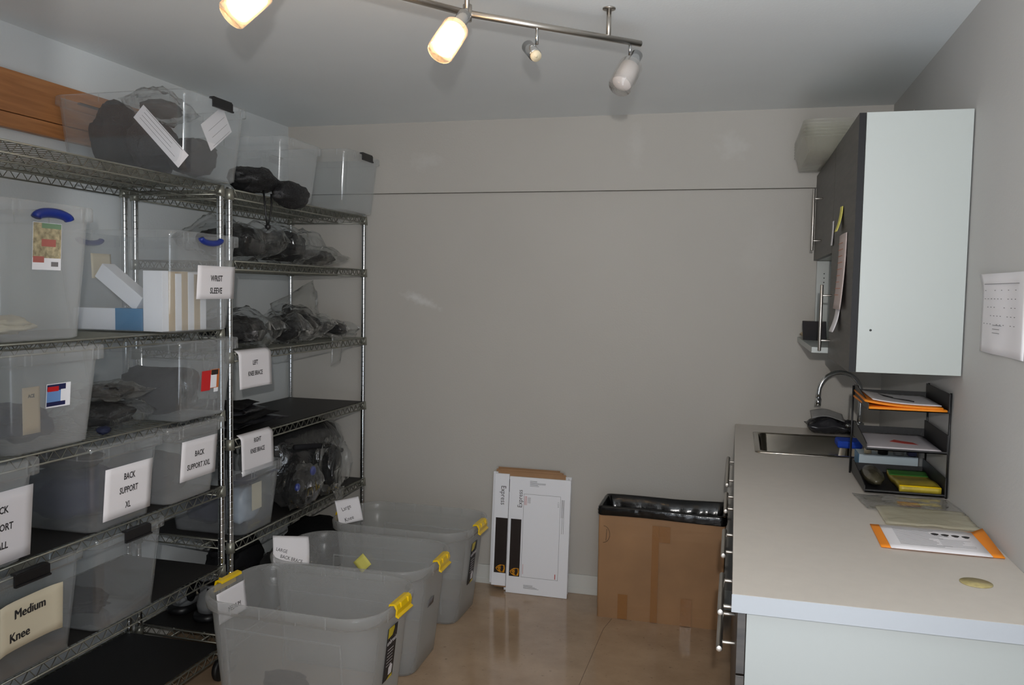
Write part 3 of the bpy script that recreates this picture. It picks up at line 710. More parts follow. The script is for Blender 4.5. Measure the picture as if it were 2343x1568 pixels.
# far unit third shelf
zb = 1.280
brace_bag('clear bag with black strap at the near end of the far unit\'s third shelf', (-2.02, 3.05, zb), (.36, .34, .15), 54)
brace_bag('crumpled clear bag hanging over the wire edge above LEFT KNEE BRACE paper', (-1.93, 3.315, zb+.002), (.22, .18, .12), 55, film=m_film, fill=.6)
brace_bag('clear bag with a black brace at the middle of the far third shelf', (-2.03, 3.56, zb), (.34, .28, .15), 56)
t = thing('bagged_brace', 'big dusty clear bag standing up at the back of the far third shelf', 'bag', (-2.10, 3.72, zb+.004))
obj('clear_bag', pillow(G(), (0, 0, .125), .34, .22, .09, 57, rot=Euler((PI/2, -.35, PI/2-.15)).to_matrix(), amp=.3), m_film2, t)
obj('folded_brace', G().blob((0, 0, .08), (.04, .11, .06), 58, .2).blob((0.01, -.12, .14), (.018, .025, .03), 3, .1), m_blk_fab, t)
t = thing('empty_plastic_bag', 'empty clear bag hanging off the right end of the far third shelf', 'bag', (-1.875, 3.83, zb+.004))
obj('bag_film', G().sheet(.2, .2, 14, 14, lambda u, v: ((.04-.30*v if v < .45 else -.095+(v-.45)*.01)*-1-.12+.02*math.sin(u*7), -.13+.26*u*(1-.35*max(0, v-.45)), (.02+.012*math.sin(u*9+v*5)) if v < .45 else .02-(v-.45)*.28*(1-u*.5)+.01*math.sin(u*9)), .0008), m_film2, t)
brace_bag('clear bag with a small black brace by the right post of the far third shelf', (-2.0, 3.86, zb), (.26, .22, .09), 59)
# far unit fourth shelf: folded black cloth
g = G()
t = thing('folded_cloth', 'pile of folded black supports on the lined fourth shelf of the far unit', 'supports', (-2.06, 3.09, .946))
for i in range(4):
    gg = G(); pillow(gg, (0, 0, .0), .34-.03*i, .40-.05*i, .035, 60+i, amp=.3, rot=Euler((0, 0, .1*i)).to_matrix()); obj('folded_layer', gg, m_dkbag if i % 2 == 0 else m_blk_fab, t, (.0, -.02*i, .022+.024*i))
# far unit fifth shelf
zb = .536
t = thing('bagged_brace', 'huge bag with a black brace filling the far fifth shelf up to the next', 'bag', (-2.10, 3.67, zb))
obj('folded_brace', G().blob((0, 0, .176), (.165, .305, .17), 65, .10, 1.6, e=.75), m_blk_fab, t)
obj('clear_bag', G().blob((.0, .0, .178), (.178, .325, .172), 65, .10, 1.6, e=.75, nu=36, nv=22), m_film, t)
obj('strap', G().tube([(.175, -.28, .27), (.19, -.12, .25), (.185, .05, .22), (.17, .2, .17)], .012, 8), m_dk_fab, t)
brace_bag('clear bag of hinged braces with round blue hinges on the far fifth shelf', (-1.885, 3.36, zb), (.14, .27, .20), 66, rot=(0, 0, 0), fill=.8)
hb = thing('brace_hinge', 'two round blue hinge caps showing through the bag beside the small frosted bin', 'hinge', (-1.842, 3.34, .65))
for (y, z, r) in ((3.41, .70, .021), (3.27, .655, .017)):
    hg = G(); hg.X = T(0, y-3.34, z-.65) @ R('Y', PI/2); hg.lathe([(r, -.004), (r, .003), (r*.7, .008), (r*.3, .009)], 20); obj('hinge_cap', hg, m_blue, hb)
brace_bag('clear bag bulging over the wire edge at the right of the far fifth shelf', (-1.875, 3.66, zb+.002), (.12, .22, .26), 67, e=.35, fill=.6)
t = thing('empty_plastic_bag', 'loose clear bag tail drooping under the far fifth shelf\'s edge', 'bag', (-1.865, 3.69, zb))
obj('bag_film', G().sheet(.1, .12, 8, 10, lambda u, v: (.008+.012*v+.006*math.sin(u*8+v*3), (u-.5)*.11*(1-.75*v), .02-.14*v), .0008), m_film2, t)
# bandage roll pieces in the small bin
t = thing('bandage_pack', 'white and blue wrapped bandages inside the small frosted bin', 'bandages', (-1.955, 3.025, .538))
obj('wrapping', G().blob((.0, -.0, .095), (.055, .08, .075), 71, .12, 1.5, e=.7), mat('bandage_film', (150, 160, 172), .3, noise_amt=.3, noise_scale=12, bump=.5, bump_scale=25), t)
obj('card', G().box(.066, .068, -.04, .03, .08, .19), m_paper2, t)
obj('blue_pack', G().blob((.0, -.0, .20), (.05, .07, .022), 72, .1), m_navy, t)
# blue bag seen low through the near unit: it stands on the far unit's fifth shelf end
soft('folded_brace', 'navy bagged support at the wall end inside the small frosted bin', 'back support', (-2.125, 3.025, .5345), (.08, .09, .085), 73, m_navy, .2)
# boots and black gear on the low shelves
def walking_boot(label, loc, rz, rx=0):
    t = thing('walking_boot', label, 'walking boot', loc, (rx, 0, rz)); 
    g = G().loft([rr(.14, .05, .045, 0), rr(.145, .055, .05, .012), rr(.14, .052, .048, .03)], mi=0)
    obj('sole', g, m_black, t)
    g = G().loft([rr(.12, .045, .04, .031), rr(.125, .05, .045, .06), rr(.10, .048, .045, .085, cx=-.02), rr(.06, .046, .044, .11, cx=-.055), rr(.055, .05, .045, .155, cx=-.06), rr(.06, .055, .05, .18, cx=-.062)])
    obj('shell', g, m_grey_fab, t)
    for (x, z, a) in ((.04, .075, .2), (-.02, .10, .5), (-.055, .125, 0), (-.06, .165, 0)): 
        s = G(); w_ = .052; s.X = T(x, 0, z) @ R('Y', a); s.loft([rr(.058 if z > .12 else .04, w_+.004, .045, -.013), rr(.058 if z > .12 else .04, w_+.004, .045, .013)])
        obj('strap', s, m_blk_fab, t)
    for (x, z, r) in ((-.045, .072, .010), (.07, .05, .009)):
        d = G(); d.X = T(x, -.05, z) @ R('X', PI/2); d.lathe([(r, -.004), (r, .006), (r*.5, .009)], 18); obj('strap_boss', d, m_paper2, t)
    for (x, z, a_, b_) in ((-.085, .085, .026, .038), (.03, .062, .036, .022)):
        d = G(); d.X = T(x, -.047, z) @ R('X', PI/2) @ Matrix.Diagonal((a_, b_, 1, 1)); d.lathe([(1, -.002), (1, .006), (.7, .008)], 20)
        obj('strap_pad', d, m_blk_fab, t)
    return t
zb = .148
walking_boot('grey and black walking boot lying on the bottom shelf behind the posts', (-2.08, 3.06, zb), 1.45)
walking_boot('grey walking boot beside another, deeper on the far bottom shelf', (-2.24, 3.10, zb), 1.5)
soft('folded_brace', 'black brace heaped at the aisle edge of the far bottom shelf', 'brace', (-1.955, 3.03, zb), (.06, .13, .10), 82, m_blk_fab, .3, 2.4)
brace_bag('dark clear bag on the far bottom shelf behind the nearest tote', (-1.97, 3.42, zb), (.15, .34, .20), 83)
soft('folded_brace', 'long black brace heap on the far bottom shelf behind the middle tote', 'brace', (-2.03, 3.80, zb), (.17, .18, .115), 84, m_blk_fab, .25)
soft('folded_brace', 'tall dark heap of folded supports behind the boots on the far bottom shelf', 'brace', (-2.20, 3.34, .148), (.10, .17, .13), 85, m_dk_fab, .25)
soft('folded_brace', 'dark folded item lying at the bottom of the nearest tote', 'brace', (-1.60, 2.75, .014), (.10, .05, .04), 87, m_dk_fab, .2)
# cardboard corner on the floor at the lower left
t = thing('cardboard_box', 'brown cardboard box on the floor below the near shelving', 'box', (-2.20, 2.52, 0))
g = G().box(-.15, .15, -.16, .16, 0, .003).box(-.15, .15, -.16, -.156, 0, .094).box(-.15, .15, .156, .16, 0, .094).box(-.15, -.146, -.16, .16, 0, .094).box(.146, .15, -.16, .16, 0, .094)
obj('carton', g, m_card, t)
for a_, b_ in ((-.15, -.003), (.003, .15)): obj('flap', G().box(a_, b_, -.16, .16, .0945, .0975), m_card, t)

# hanging papers on the far unit's rails
def hang(label, yc, z, w_, h_, texts):
    def f(u, v):
        d = (1-v)*h_
        if d < .03: a = d/.03*PI/2; return ((u-.5)*w_, -.019*a/(PI/2)+0.0+.019-.019, .012*math.cos(0)*0+ (-.02+.02*math.sin(a)))
        return ((u-.5)*w_, -(d-.03)-.019, .0+.010*(1-v)*((2*u-1)**2)*.6)
    o = tag(obj('paper_label', G().sheet(w_, h_, 10, 14, f, .0006), m_paper), label, 'paper'); o.location = (-1.872, yc, z); o.rotation_euler = (PI/2, 0, PI/2)
    tg = G()
    for (s, size, x, y) in texts:
        vs, fs = text_g(s, size, .7, .0005)
        def zz(a, b_):
            u = (x+a)/w_+.5; v = 1-(-(y+b_)+.011)/h_; return .010*(1-v)*((2*u-1)**2)*.6
        tg.add([(x+a, y+b_, c+.0008+zz(a, b_)) for a, b_, c in vs], fs)
    obj('lettering', tg, m_ink, o)
hang('white paper reading LEFT KNEE BRACE folded over the third wire shelf', 2.985, 1.284, .235, .165, [('LEFT', .026, 0, -.055), ('KNEE BRACE', .026, 0, -.098)])
hang('white paper reading RIGHT KNEE BRACE folded over the lined fourth shelf', 3.0, .946, .235, .175, [('RIGHT', .026, 0, -.034), ('KNEE BRACE', .026, 0, -.076)])

# ------------------------------------------------------------------ flattened white shipping boxes against the back wall
def ship_box(label, x0, y_, dz, dx, tilt, full):
    t = thing('flattened_box', label, 'box', (x0+dx, y_, dz), (-tilt, 0, 0), 'flattened white shipping boxes')
    W0, h0 = .395, .60
    g = G().box(0, .075, -.004, .008, .03, h0).box(.078, W0, -.004, .008, 0, h0-.01)
    g.box(.012, W0-.03, .0085, .0125, .02, h0+.014, 1).box(.02, W0-.05, .013, .016, .02, h0+.024, 1)
    obj('card_panel', g, [m_box, m_card], t, bevel=.0006)
    p = G(); p.box(.012, .075, -.0052, -.0042, .095, .375); p.box(.092, .147, -.0052, -.0042, .085, .375)
    obj('brown_block', p, m_brown, t)
    m4 = R('X', PI/2)
    l_ = G(); l_.X = T(0, -.0046, 0) @ m4
    put_text(l_, 'Express', .037, .046, .49, .0002, rot=-PI/2, xs=.85); put_text(l_, 'Express', .034, .137, .48, .0002, rot=PI/2, xs=.85)
    l_.box(.0765, .079, .51, .575, 0, .0003)
    obj('lettering', l_, mat('grey_brown_ink', (84, 78, 78), .5), t)
    fnt = G(); fnt.X = T(0, -.0046, 0) @ m4
    lines(fnt, .185, .27, .572, 6, .005, .0002, th=.0016, seed=2, rag=.6)
    for (a, b_, c, d) in ((.155, .345, .505, .5062), (.155, .345, .085, .0862), (.155, .1562, .085, .505), (.345, .3462, .085, .505)): fnt.box(a, b_, c, d, .0002, .0004)
    lines(fnt, .17, .25, .045, 5, .004, .0002, th=.0014, seed=6, rag=.5)
    for i in range(4): fnt.box(.352+i*.004, .3535+i*.004, .40-.08*(i % 2), .49, .0002, .0004)
    for i in range(3): fnt.box(.178+i*.005, .1795+i*.005, .46, .49, .0002, .0004)
    put_text(fnt, '1 2 3 4', .012, .335, .465, .0003, rot=-PI/2)
    obj('fine_print', fnt, m_greyink, t)
    rd = G(); rd.X = T(0, -.0046, 0) @ m4
    for i in range(3): rd.box(.160+i*.005, .1615+i*.005, .45, .495, .0002, .0004)
    rd.box(.163, .1645, .10, .15, .0002, .0004); rd.box(.329, .333, .09, .115, .0002, .0004)
    obj('red_print', rd, m_redink, t)
    sh = G(); sh.X = T(0, -.0056, 0) @ m4
    for cx, cz in ((.046, .118), (.121, .108)):
        k = .021; P = [(-.9, 1.0), (0, 1.15), (.9, 1.0), (.9, -.1), (.55, -.75), (0, -1.2), (-.55, -.75), (-.9, -.1)]
        Q = [(x*.84, y*.84) for x, y in P]
        P = [(cx+y*k, cz+x*k) for x, y in P]; Q = [(cx+y*k, cz+x*k) for x, y in Q]
        n = len(P); sh.add([(x, y, .0003) for x, y in P+Q], [(i, (i+1) % n, n+(i+1) % n, n+i) for i in range(n)])
        sh.add([(cx+y*k, cz+x*k, .0003) for x, y in [(-.8, .55), (0, .85), (.8, .75), (.8, .95), (-.8, .95)]], [(0, 1, 2, 3, 4)])
        put_text(sh, 'ups', .026, cx-.003, cz, .0004, rot=-PI/2, xs=.9, bold=.0008)
    obj('shield_emblem', sh, m_gold, t)
    return t
ship_box('white flattened Express shipping box, front of the stack at the back wall', -1.168, 4.035, .001, 0, .085, 1)
ship_box('white flattened shipping box showing past the front one\'s left edge', -1.168, 4.058, .004, -.016, .085, 0)
ship_box('white flattened shipping box, rearmost of the stack at the back wall', -1.168, 4.083, .006, -.006, .085, 0)

# ------------------------------------------------------------------ big carton with a black liner
CX0, CX1, CY0, CY1, CH = -.592, -.018, 3.862, 4.115, .528
t = thing('lined_carton', 'tall brown carton used as a bin, black liner folded over its rim', 'carton', ((CX0+CX1)/2, (CY0+CY1)/2, 0))
hx, hy = (CX1-CX0)/2, (CY1-CY0)/2
def wob(x, y, z, s=1): return .004*noise.noise(Vector((x*6, y*6, z*5+s)))
g = G(); lo = []
for z in [0, .002]+[.05*i for i in range(1, 10)]+[CH]:
    lo.append([(x*(1+.01*math.sin(z*5))+wob(x, y, z), y+wob(y, x, z, 5), z) for (x, y, _) in rr(hx, hy, .008, 0, 2)])
for z in (CH, .3, .01): lo.append([(x, y, z) for (x, y, _) in rr(hx-.007, hy-.007, .006, 0, 2)])
g.loft(lo, smooth=False); obj('carton_body', g, m_card, t)
for q in ((-.005, .045, .385, .46), (-.038, -.006, .003, .46), (-.19, -.145, .003, .12), (.10, .15, .003, .13)): obj('packing_tape', G().box(q[0], q[1], -hy-.0062, -hy-.0054, q[2], q[3]), m_cardtape, t)
g = G(); g.X = T(0, -hy-.0048, 0) @ R('X', PI/2)
g.tube([(-.265+.03*math.cos(a)*(1 if a < 1.6 else 1), .40+.04*math.sin(a), 0) for a in [i*.35-1.6 for i in range(10)]], .0008, 4); g.tube([(-.252, .37, 0), (-.25, .425, 0)], .0008, 4)
obj('pen_mark', g, m_ink, t)
n = 160
def ringp(o, z, amp, sd):
    base = rr(hx+o, hy+o, .02, 0, 3); pts = []; per = []
    tot = 0
    B = base+[base[0]]
    for i in range(len(base)): per.append(tot); tot += (Vector(B[i+1])-Vector(B[i])).length
    per.append(tot)
    for k in range(n):
        d = tot*k/n; i = max(j for j in range(len(base)) if per[j] <= d+1e-9); u = (d-per[i])/max(1e-9, per[i+1]-per[i])
        p = Vector(B[i]).lerp(Vector(B[i+1]), u); nz = noise.fractal(Vector((p.x*14, p.y*14, z*9+sd)), .8, 2, 3); nn = Vector((p.x/hx, p.y/hy, 0)); nn = nn.normalized()
        sag = noise.noise(Vector((p.x*3, p.y*3, 2.2)))
        pts.append(tuple(p+nn*abs(nz)*amp)[:2]+(z+(.3*amp*nz+.008*sag if amp else 0),))
    return pts
zf = CH-.030
lo = [ringp(.006, zf-.010, .002, 1), ringp(.009, zf-.003, .003, 1), ringp(.007, zf+.006, .003, 2), ringp(.009, zf+.014, .004, 6), ringp(.007, zf+.022, .003, 7), ringp(.007, CH-.003, .003, 3), ringp(.0, CH+.005, .002, 4), ringp(-.009, CH+.0, 0, 4)]
for z in (.46, .40, .30, .15, .03): lo.append([(x*(.975-.02*abs(noise.noise(Vector((x*9, y*9, z*4))))), y*(.94-.1*abs(noise.noise(Vector((x*12, y*9, z*4))))), z) for x, y, _ in ringp(-.012, z, 0, 5)])
obj('bin_liner', G().loft(lo, cap0=False), m_trash, t)

# ------------------------------------------------------------------ base cabinets, worktop, sink
KX = .042
units = [(1.795, 2.395, 'drawers'), (2.397, 2.797, 'door'), (2.799, 3.178, 'door'), (3.180, 4.130, 'sink')]
names_u = ['white base cabinet with dark drawer fronts at the counter\'s near end', 'narrow dark-fronted base cabinet, second from the counter\'s near end', 'dark-fronted base cabinet between the narrow one and the sink', 'dark-fronted base cabinet under the sink by the back wall']
def bar_handle(parent, p, L, axis, out=.036, r=.0068):
    """steel bar with two stand-offs; front faces look to -x"""
    g = G(); x = p[0]-out
    if axis == 'y': a, b_ = (x, p[1]-L/2, p[2]), (x, p[1]+L/2, p[2]); s1, s2 = (0, L*.34, 0), (0, -L*.34, 0)
    else: a, b_ = (x, p[1], p[2]-L/2), (x, p[1], p[2]+L/2); s1, s2 = (0, 0, L*.34), (0, 0, -L*.34)
    g.tube([a, b_], r, 16)
    for s_ in (s1, s2): g.tube([(x, p[1]+s_[1], p[2]+s_[2]), (p[0], p[1]+s_[1], p[2]+s_[2])], r*.62, 10)
    return obj('bar_handle', g, m_steel, parent, bevel=.0012)
for i, ((y0, y1, kind), lb) in enumerate(zip(units, names_u)):
    t = thing('base_cabinet', lb, 'cabinet', (0, 0, 0))
    g = G().box(KX, XR-.003, y0, y0+.018, .08, .876).box(KX, XR-.003, y1-.018, y1, .08, .876).box(KX+.02, XR-.003, y0+.018, y1-.018, .08, .098).box(XR-.012, XR-.003, y0+.018, y1-.018, .098, .876)
    obj('carcass', g, m_white2, t, bevel=.0008)
    obj('plinth', G().box(KX+.05, KX+.066, y0, y1, .001, .079), m_dedge, t)
    zs = [(.735, .872), (.43, .731), (.10, .426)] if kind == 'drawers' else [(.735, .872), (.10, .731)]
    for j, (z0, z1) in enumerate(zs):
        d = obj('drawer_front' if (kind == 'drawers' or j == 0) else 'door', G().box(KX-.019, KX-.001, y0+.0015, y1-.0015, z0, z1), m_dwood, t, bevel=.001)
        L = {0: .27, 1: .26, 2: .26, 3: .56}[i]
        hz = z1-.072 if j == 0 else (z1-.018 if j == 1 else z1-.05)
        hy_ = {0: 2.10, 1: 2.53, 2: 3.03, 3: 3.585}[i]
        if kind == 'drawers' or j == 0: bar_handle(d, (KX-.019, hy_, hz), L, 'y', r=.0075)
# worktop with the sink cut-out
SK = (.105, .50, 3.43, 3.90)
W0, W1, V0, V1, Z0, Z1 = .0113, XR-.0005, 1.772, YB-.0005, .877, .915
g = G().box(W0, W1, V0, SK[2], Z0, Z1).box(W0, W1, SK[3], V1, Z0, Z1).box(W0, SK[0], SK[2], SK[3], Z0, Z1).box(SK[1], W1, SK[2], SK[3], Z0, Z1)
g.box(W0-.0008, W1, V0-.0008, V0, Z0-.0005, Z1-.0004, 1)
tag(obj('worktop', g, [m_counter, m_cedge]), 'long grey laminate worktop running along the right wall', 'worktop')
t = thing('sink', 'small square stainless steel sink set into the worktop', 'sink', ((SK[0]+SK[1])/2, (SK[2]+SK[3])/2, .915))
sx, sy = (SK[1]-SK[0])/2, (SK[3]-SK[2])/2
lo = [rr(sx+.016, sy+.016, .02, .001), rr(sx+.016, sy+.016, .02, .004), rr(sx-.004, sy-.004, .03, .005), rr(sx-.008, sy-.008, .035, .0), rr(sx-.014, sy-.014, .04, -.12), rr(sx-.03, sy-.03, .04, -.145), rr(.04, .04, .038, -.15)]
obj('basin', G().loft(lo, cap0=False), m_steel2, t)
obj('drain', G().lathe([(.038, -.149), (.036, -.146), (.02, -.147), (.001, -.148)], 20), m_chrome, t)
# tap
t = thing('tap', 'chrome swan-neck tap behind the sink', 'tap', (.545, 3.96, .916))
pts = [(0, 0, .03), (0, 0, .10), (0, 0, .17)]+[(-.09+.09*math.cos(a), -.03*(1-math.cos(a))*.6, .19+.095*math.sin(a)) for a in [PI*i/14 for i in range(15)]]+[(-.18, -.036, .165)]
obj('spout', G().tube(pts, .0105, 14), m_chrome, t)
obj('aerator', G().tube([(-.18, -.036, .168), (-.182, -.037, .135)], .0135, 14), m_chrome, t)
obj('tap_base', G().lathe([(.026, 0), (.026, .012), (.019, .02), (.018, .06), (.012, .065)], 20), m_chrome, t)
obj('lever', G().tube([(-.012, -.01, .045), (-.05, -.05, .055), (-.06, -.085, .058)], [.006, .006, .009], 10), m_chrome, t)

# ------------------------------------------------------------------ wall cabinets
UX = .3585
t = thing('wall_cabinet', 'tall white wall cabinet with a dark wood door, near end', 'wall cabinet', (0, 0, 0))
y0, y1, z0, z1 = 2.733, 3.352, 1.308, 2.091
obj('carcass', G().box(UX, XR-.004, y0, y0+.018, z0, z1).box(UX, XR-.004, y1-.018, y1, z0, z1).box(UX, XR-.004, y0+.018, y1-.018, z0, z0+.018).box(UX, XR-.004, y0+.018, y1-.018, z1-.018, z1).box(XR-.01, XR-.004, y0+.018, y1-.018, z0+.018, z1-.018), m_white, t, bevel=.0008)
g = G(); g.X = T(.395, y0-.0005, 1.437) @ R('X', PI/2); g.lathe([(.0035, 0), (.003, .0012), (.001, .0013)], 12)
obj('screw_hole', g, m_black, t)
d = obj('door', G().box(UX-.0205, UX-.0015, y0+.001, y1-.001, z0, z1-.001).box(UX-.0205, UX-.0015, y0+.0002, y0+.001, z0, z1-.001, 1), [m_dwood, m_dedge], t)
bar_handle(d, (UX-.0205, 3.29, 1.457), .245, 'z', r=.006)
obj('fixing_screw', G().tube([(.50, 2.80, z1), (.50, 2.80, z1+.018)], .002, 6), m_steel, t)
t = thing('wall_cabinet', 'short wall cabinet with a dark wood door beside the back wall', 'wall cabinet', (0, 0, 0))
y0, y1, z0, z1 = 3.356, 4.132, 1.70, 2.091
obj('carcass', G().box(UX, XR-.004, y0, y0+.018, z0, z1).box(UX, XR-.004, y1-.018, y1, z0, z1).box(UX, XR-.004, y0+.018, y1-.018, z0, z0+.018).box(UX, XR-.004, y0+.018, y1-.018, z1-.018, z1).box(XR-.01, XR-.004, y0+.018, y1-.018, z0+.018, z1-.018), m_white, t, bevel=.0008)
d = obj('door', G().box(UX-.0205, UX-.0015, y0+.001, y1-.001, z0, z1-.001), m_dwood, t, bevel=.001)
bar_handle(d, (UX-.0205, 3.80, 1.862), .262, 'z', r=.006)
t = thing('open_shelf', 'white open shelf below the short wall cabinet', 'shelf', (0, 0, 0))
g = G().box(.352, XR-.004, 4.112, 4.132, 1.345, 1.698).box(.28, XR-.004, 3.356, 4.132, 1.322, 1.344)
obj('shelf_board', g, m_white, t, bevel=.001)
g = G()
for z in (1.60, 1.62, 1.64): g.X = T(.385, 4.1118, z) @ R('X', PI/2); g.lathe([(.0028, 0), (.0025, .0006), (.0005, .0007)], 10)
obj('peg_holes', g, m_black, t)
tag(obj('pot', G().loft([rr(.045, .05, .01, 1.3455, cx=.42, cy=3.60), rr(.055, .06, .012, 1.43, cx=.42, cy=3.60), rr(.052, .057, .012, 1.43, cx=.42, cy=3.60), rr(.043, .048, .01, 1.35, cx=.42, cy=3.60)]), m_black), 'black open caddy standing on the white open shelf', 'caddy')
tag(obj('paper_bundle', pillow(G(), (.315, 3.99, 1.362), .06, .16, .03, 91), m_skin), 'crumpled tan paper at the back of the white open shelf', 'paper')
g = G().box(-.004, .004, -.05, .05, 0, .085); o = tag(obj('folder', g, m_dkbag, bevel=.002), 'small dark grey wallet propped on the white open shelf', 'wallet'); o.location = (.33, 3.82, 1.346); o.rotation_euler = (0, -.2, 1.2)
# papers on the near cabinet door
def door_paper(label, y, z, w_, h_, m, curl, tilt=0, ink=None, cat='paper', name='pinned_paper', n=0):
    x = UX-.0208
    g = G().sheet(w_, h_, 8, 10, lambda u, v: ((u-.5)*w_, (v-.5)*h_, .001+curl*(1-v)**2+curl*.3*math.sin(u*3)), .0006)
    o = tag(obj(name, g, m), label, cat); o.location = (x-.001, y, z); o.rotation_euler = (PI/2, tilt, -PI/2)
    if n:
        tg = G(); rn = random.Random(3)
        for i in range(n):
            yy = h_*.38-i*h_*.78/n; v = yy/h_+.5; zz = .0016+curl*(1-v)**2+curl*.3
            tg.box(-w_*.38, w_*(.1+.28*rn.random()), yy, yy+.002, zz, zz+.0003)
        obj('print', tg, ink or m_greyink, o)
    return o
door_paper('pink-white printed list taped to the dark cabinet door', 3.0, 1.62, .21, .25, mat('pinkish_paper', (205, 190, 186), .7), .012, n=9, ink=m_orp)
door_paper('yellow sticky note on the dark cabinet door above the list', 3.07, 1.80, .075, .085, m_note, .016, name='sticky_note', cat='note')
door_paper('small white slip on the cabinet door\'s far side', 3.325, 1.77, .05, .09, m_paper, .004)
door_paper('small curled slip hanging below the list on the cabinet door', 3.06, 1.462, .12, .09, m_paper, .02)
# stack of food tubs on the far wall cabinet
for i in range(6):
    z = 2.0925+i*.0125; a, b_ = .155, .30
    lo = [rr(a-.018, b_-.018, .03, 0), rr(a-.004, b_-.004, .04, .055), rr(a+.004, b_+.004, .045, .056), rr(a+.004, b_+.004, .045, .059), rr(a-.006, b_-.006, .04, .059), rr(a-.02, b_-.02, .03, .002)]
    o = tag(obj('food_tub', G().loft(lo), m_tub), ['lowest', 'second lowest', 'third lowest', 'third highest', 'second highest', 'topmost'][i]+' of the six clear plastic tubs nested on the far wall cabinet', 'tub', 'clear tubs nested on the wall cabinet')
    o.location = (.385, 3.73, z)

# ------------------------------------------------------------------ things on the worktop
ZC = .9155
t = thing('letter_tray', 'black three-tier metal letter tray on the worktop against the wall', 'letter tray', (.53, 2.985, ZC), (0, 0, .0))
TZ = [.006, .140, .268]
for z in TZ:
    g = G().box(-.118, .112, -.165, .165, z, z+.003)
    g.box(-.118, .112, .162, .165, z, z+.03).box(-.118, .112, -.165, -.163, z, z+.008)
    tr = obj('tray', g, m_trayb, t)
    poly = [(-.165, .0), (.165, .0), (.165, .065), (.02, .065), (-.10, .048), (-.165, .028)]
    g = G(); g.X = T(.112, 0, z) @ Matrix(((0, 0, 1, 0), (1, 0, 0, 0), (0, 1, 0, 0), (0, 0, 0, 1)))
    g.prism([(-.165, 0), (.165, 0), (.165, .06), (-.165, .06)], 0, .0025)
    g2 = G(); g2.X = T(-.120, 0, z) @ Matrix(((0, 0, 1, 0), (1, 0, 0, 0), (0, 1, 0, 0), (0, 0, 0, 1))); g2.prism([(-.165, 0), (.165, 0), (.165, .045), (.10, .05), (-.10, .03), (-.165, .02)], 0, .0025)
    obj('side_panel', g, m_trayb, tr); obj('side_panel', g2, m_trayb, tr)
for (x, y) in ((.1185, -.155), (.1185, .155), (-.1235, .155)): obj('upright', G().tube([(x, y, .0), (x, y, .33 if x > 0 else .31)], .0035, 8), m_black, t)
def flat(name, label, cat, x, y, z, w_, d_, th, m, rz=0, fn=None, **k):
    g = G().sheet(w_, d_, 10, 10, lambda u, v: ((u-.5)*w_, (v-.5)*d_, th+(fn(u, v) if fn else 0)), th)
    o = tag(obj(name, g, m), label, cat); o.location = (x, y, z); o.rotation_euler = (0, 0, rz); return o
zt = ZC+TZ[2]+.0035
flat('envelope', 'orange envelope at the bottom of the top letter tray', 'envelope', .522, 2.975, zt, .225, .32, .006, m_orange, .02)
flat('envelope', 'orange envelope curling up under the white sheet in the top tray', 'envelope', .518, 2.98, zt+.0065, .225, .31, .005, m_orange, -.02, lambda u, v: .014*(1-u)**3)
o = flat('printed_sheet', 'white printed sheet with a dark scrawl in the top letter tray', 'paper', .528, 2.985, zt+.0135, .20, .27, .002, m_paper, .0, lambda u, v: .012*(1-u)**3)
g = G().tube([(-.06, .08, .005), (-.045, .03, .0055), (-.015, -.02, .005), (.02, -.055, .005), (.03, -.08, .005)], .0022, 5).tube([(-.05, .085, .006), (-.04, .04, .0065), (-.02, .0, .0055)], .003, 5); obj('scrawl', g, m_ink, o)
flat('yellow_pad', 'thin yellow pad at the front of the top letter tray', 'pad', .57, 2.862, zt-.0003, .10, .07, .0002, m_note, 0)
zt = ZC+TZ[1]+.0035
o = flat('printed_sheet', 'pinkish white sheet with a red print in the middle tray', 'paper', .522, 2.985, zt, .215, .31, .004, mat('lilac_paper', (206, 200, 204), .5), .0)
obj('red_print', G().prism([(-.02, -.02), (.02, -.05), (.06, -.06), (.05, -.02), (.02, .0), (.0, .02)], .0042, .0046), m_redink, o)
zt = ZC+TZ[0]+.0035
t = thing('magazine', 'yellow-green magazine lying in the lowest letter tray', 'magazine', (.575, 2.95, zt))
f_ = lambda u, v: .02+.028*max(0, v-.75)+.004*math.sin(v*6)
obj('cover', G().sheet(.13, .25, 10, 14, lambda u, v: ((u-.5)*.12, (v-.5)*.24, f_(u, v)), .0185), m_mag, t)
obj('green_band', G().sheet(.13, .06, 10, 4, lambda u, v: ((u-.5)*.12, .065+.055*v, f_(u, (.065+.055*v)/.24+.5)+.0008), .0006), m_green, t)
obj('yellow_edge', G().sheet(.13, .02, 10, 2, lambda u, v: ((u-.5)*.12, -.12+.02*v, f_(u, (-.12+.02*v)/.24+.5)+.0008), .0006), m_yellow, t)
tag(obj('glasses_case', G().blob((.452, 2.95, zt+.026), (.033, .11, .024), 94, .08, 1.5), mat('olive_shiny', (70, 66, 52), .25, noise_amt=.5, noise_scale=30)), 'shiny olive-grey pouch at the left of the lowest letter tray', 'pouch')
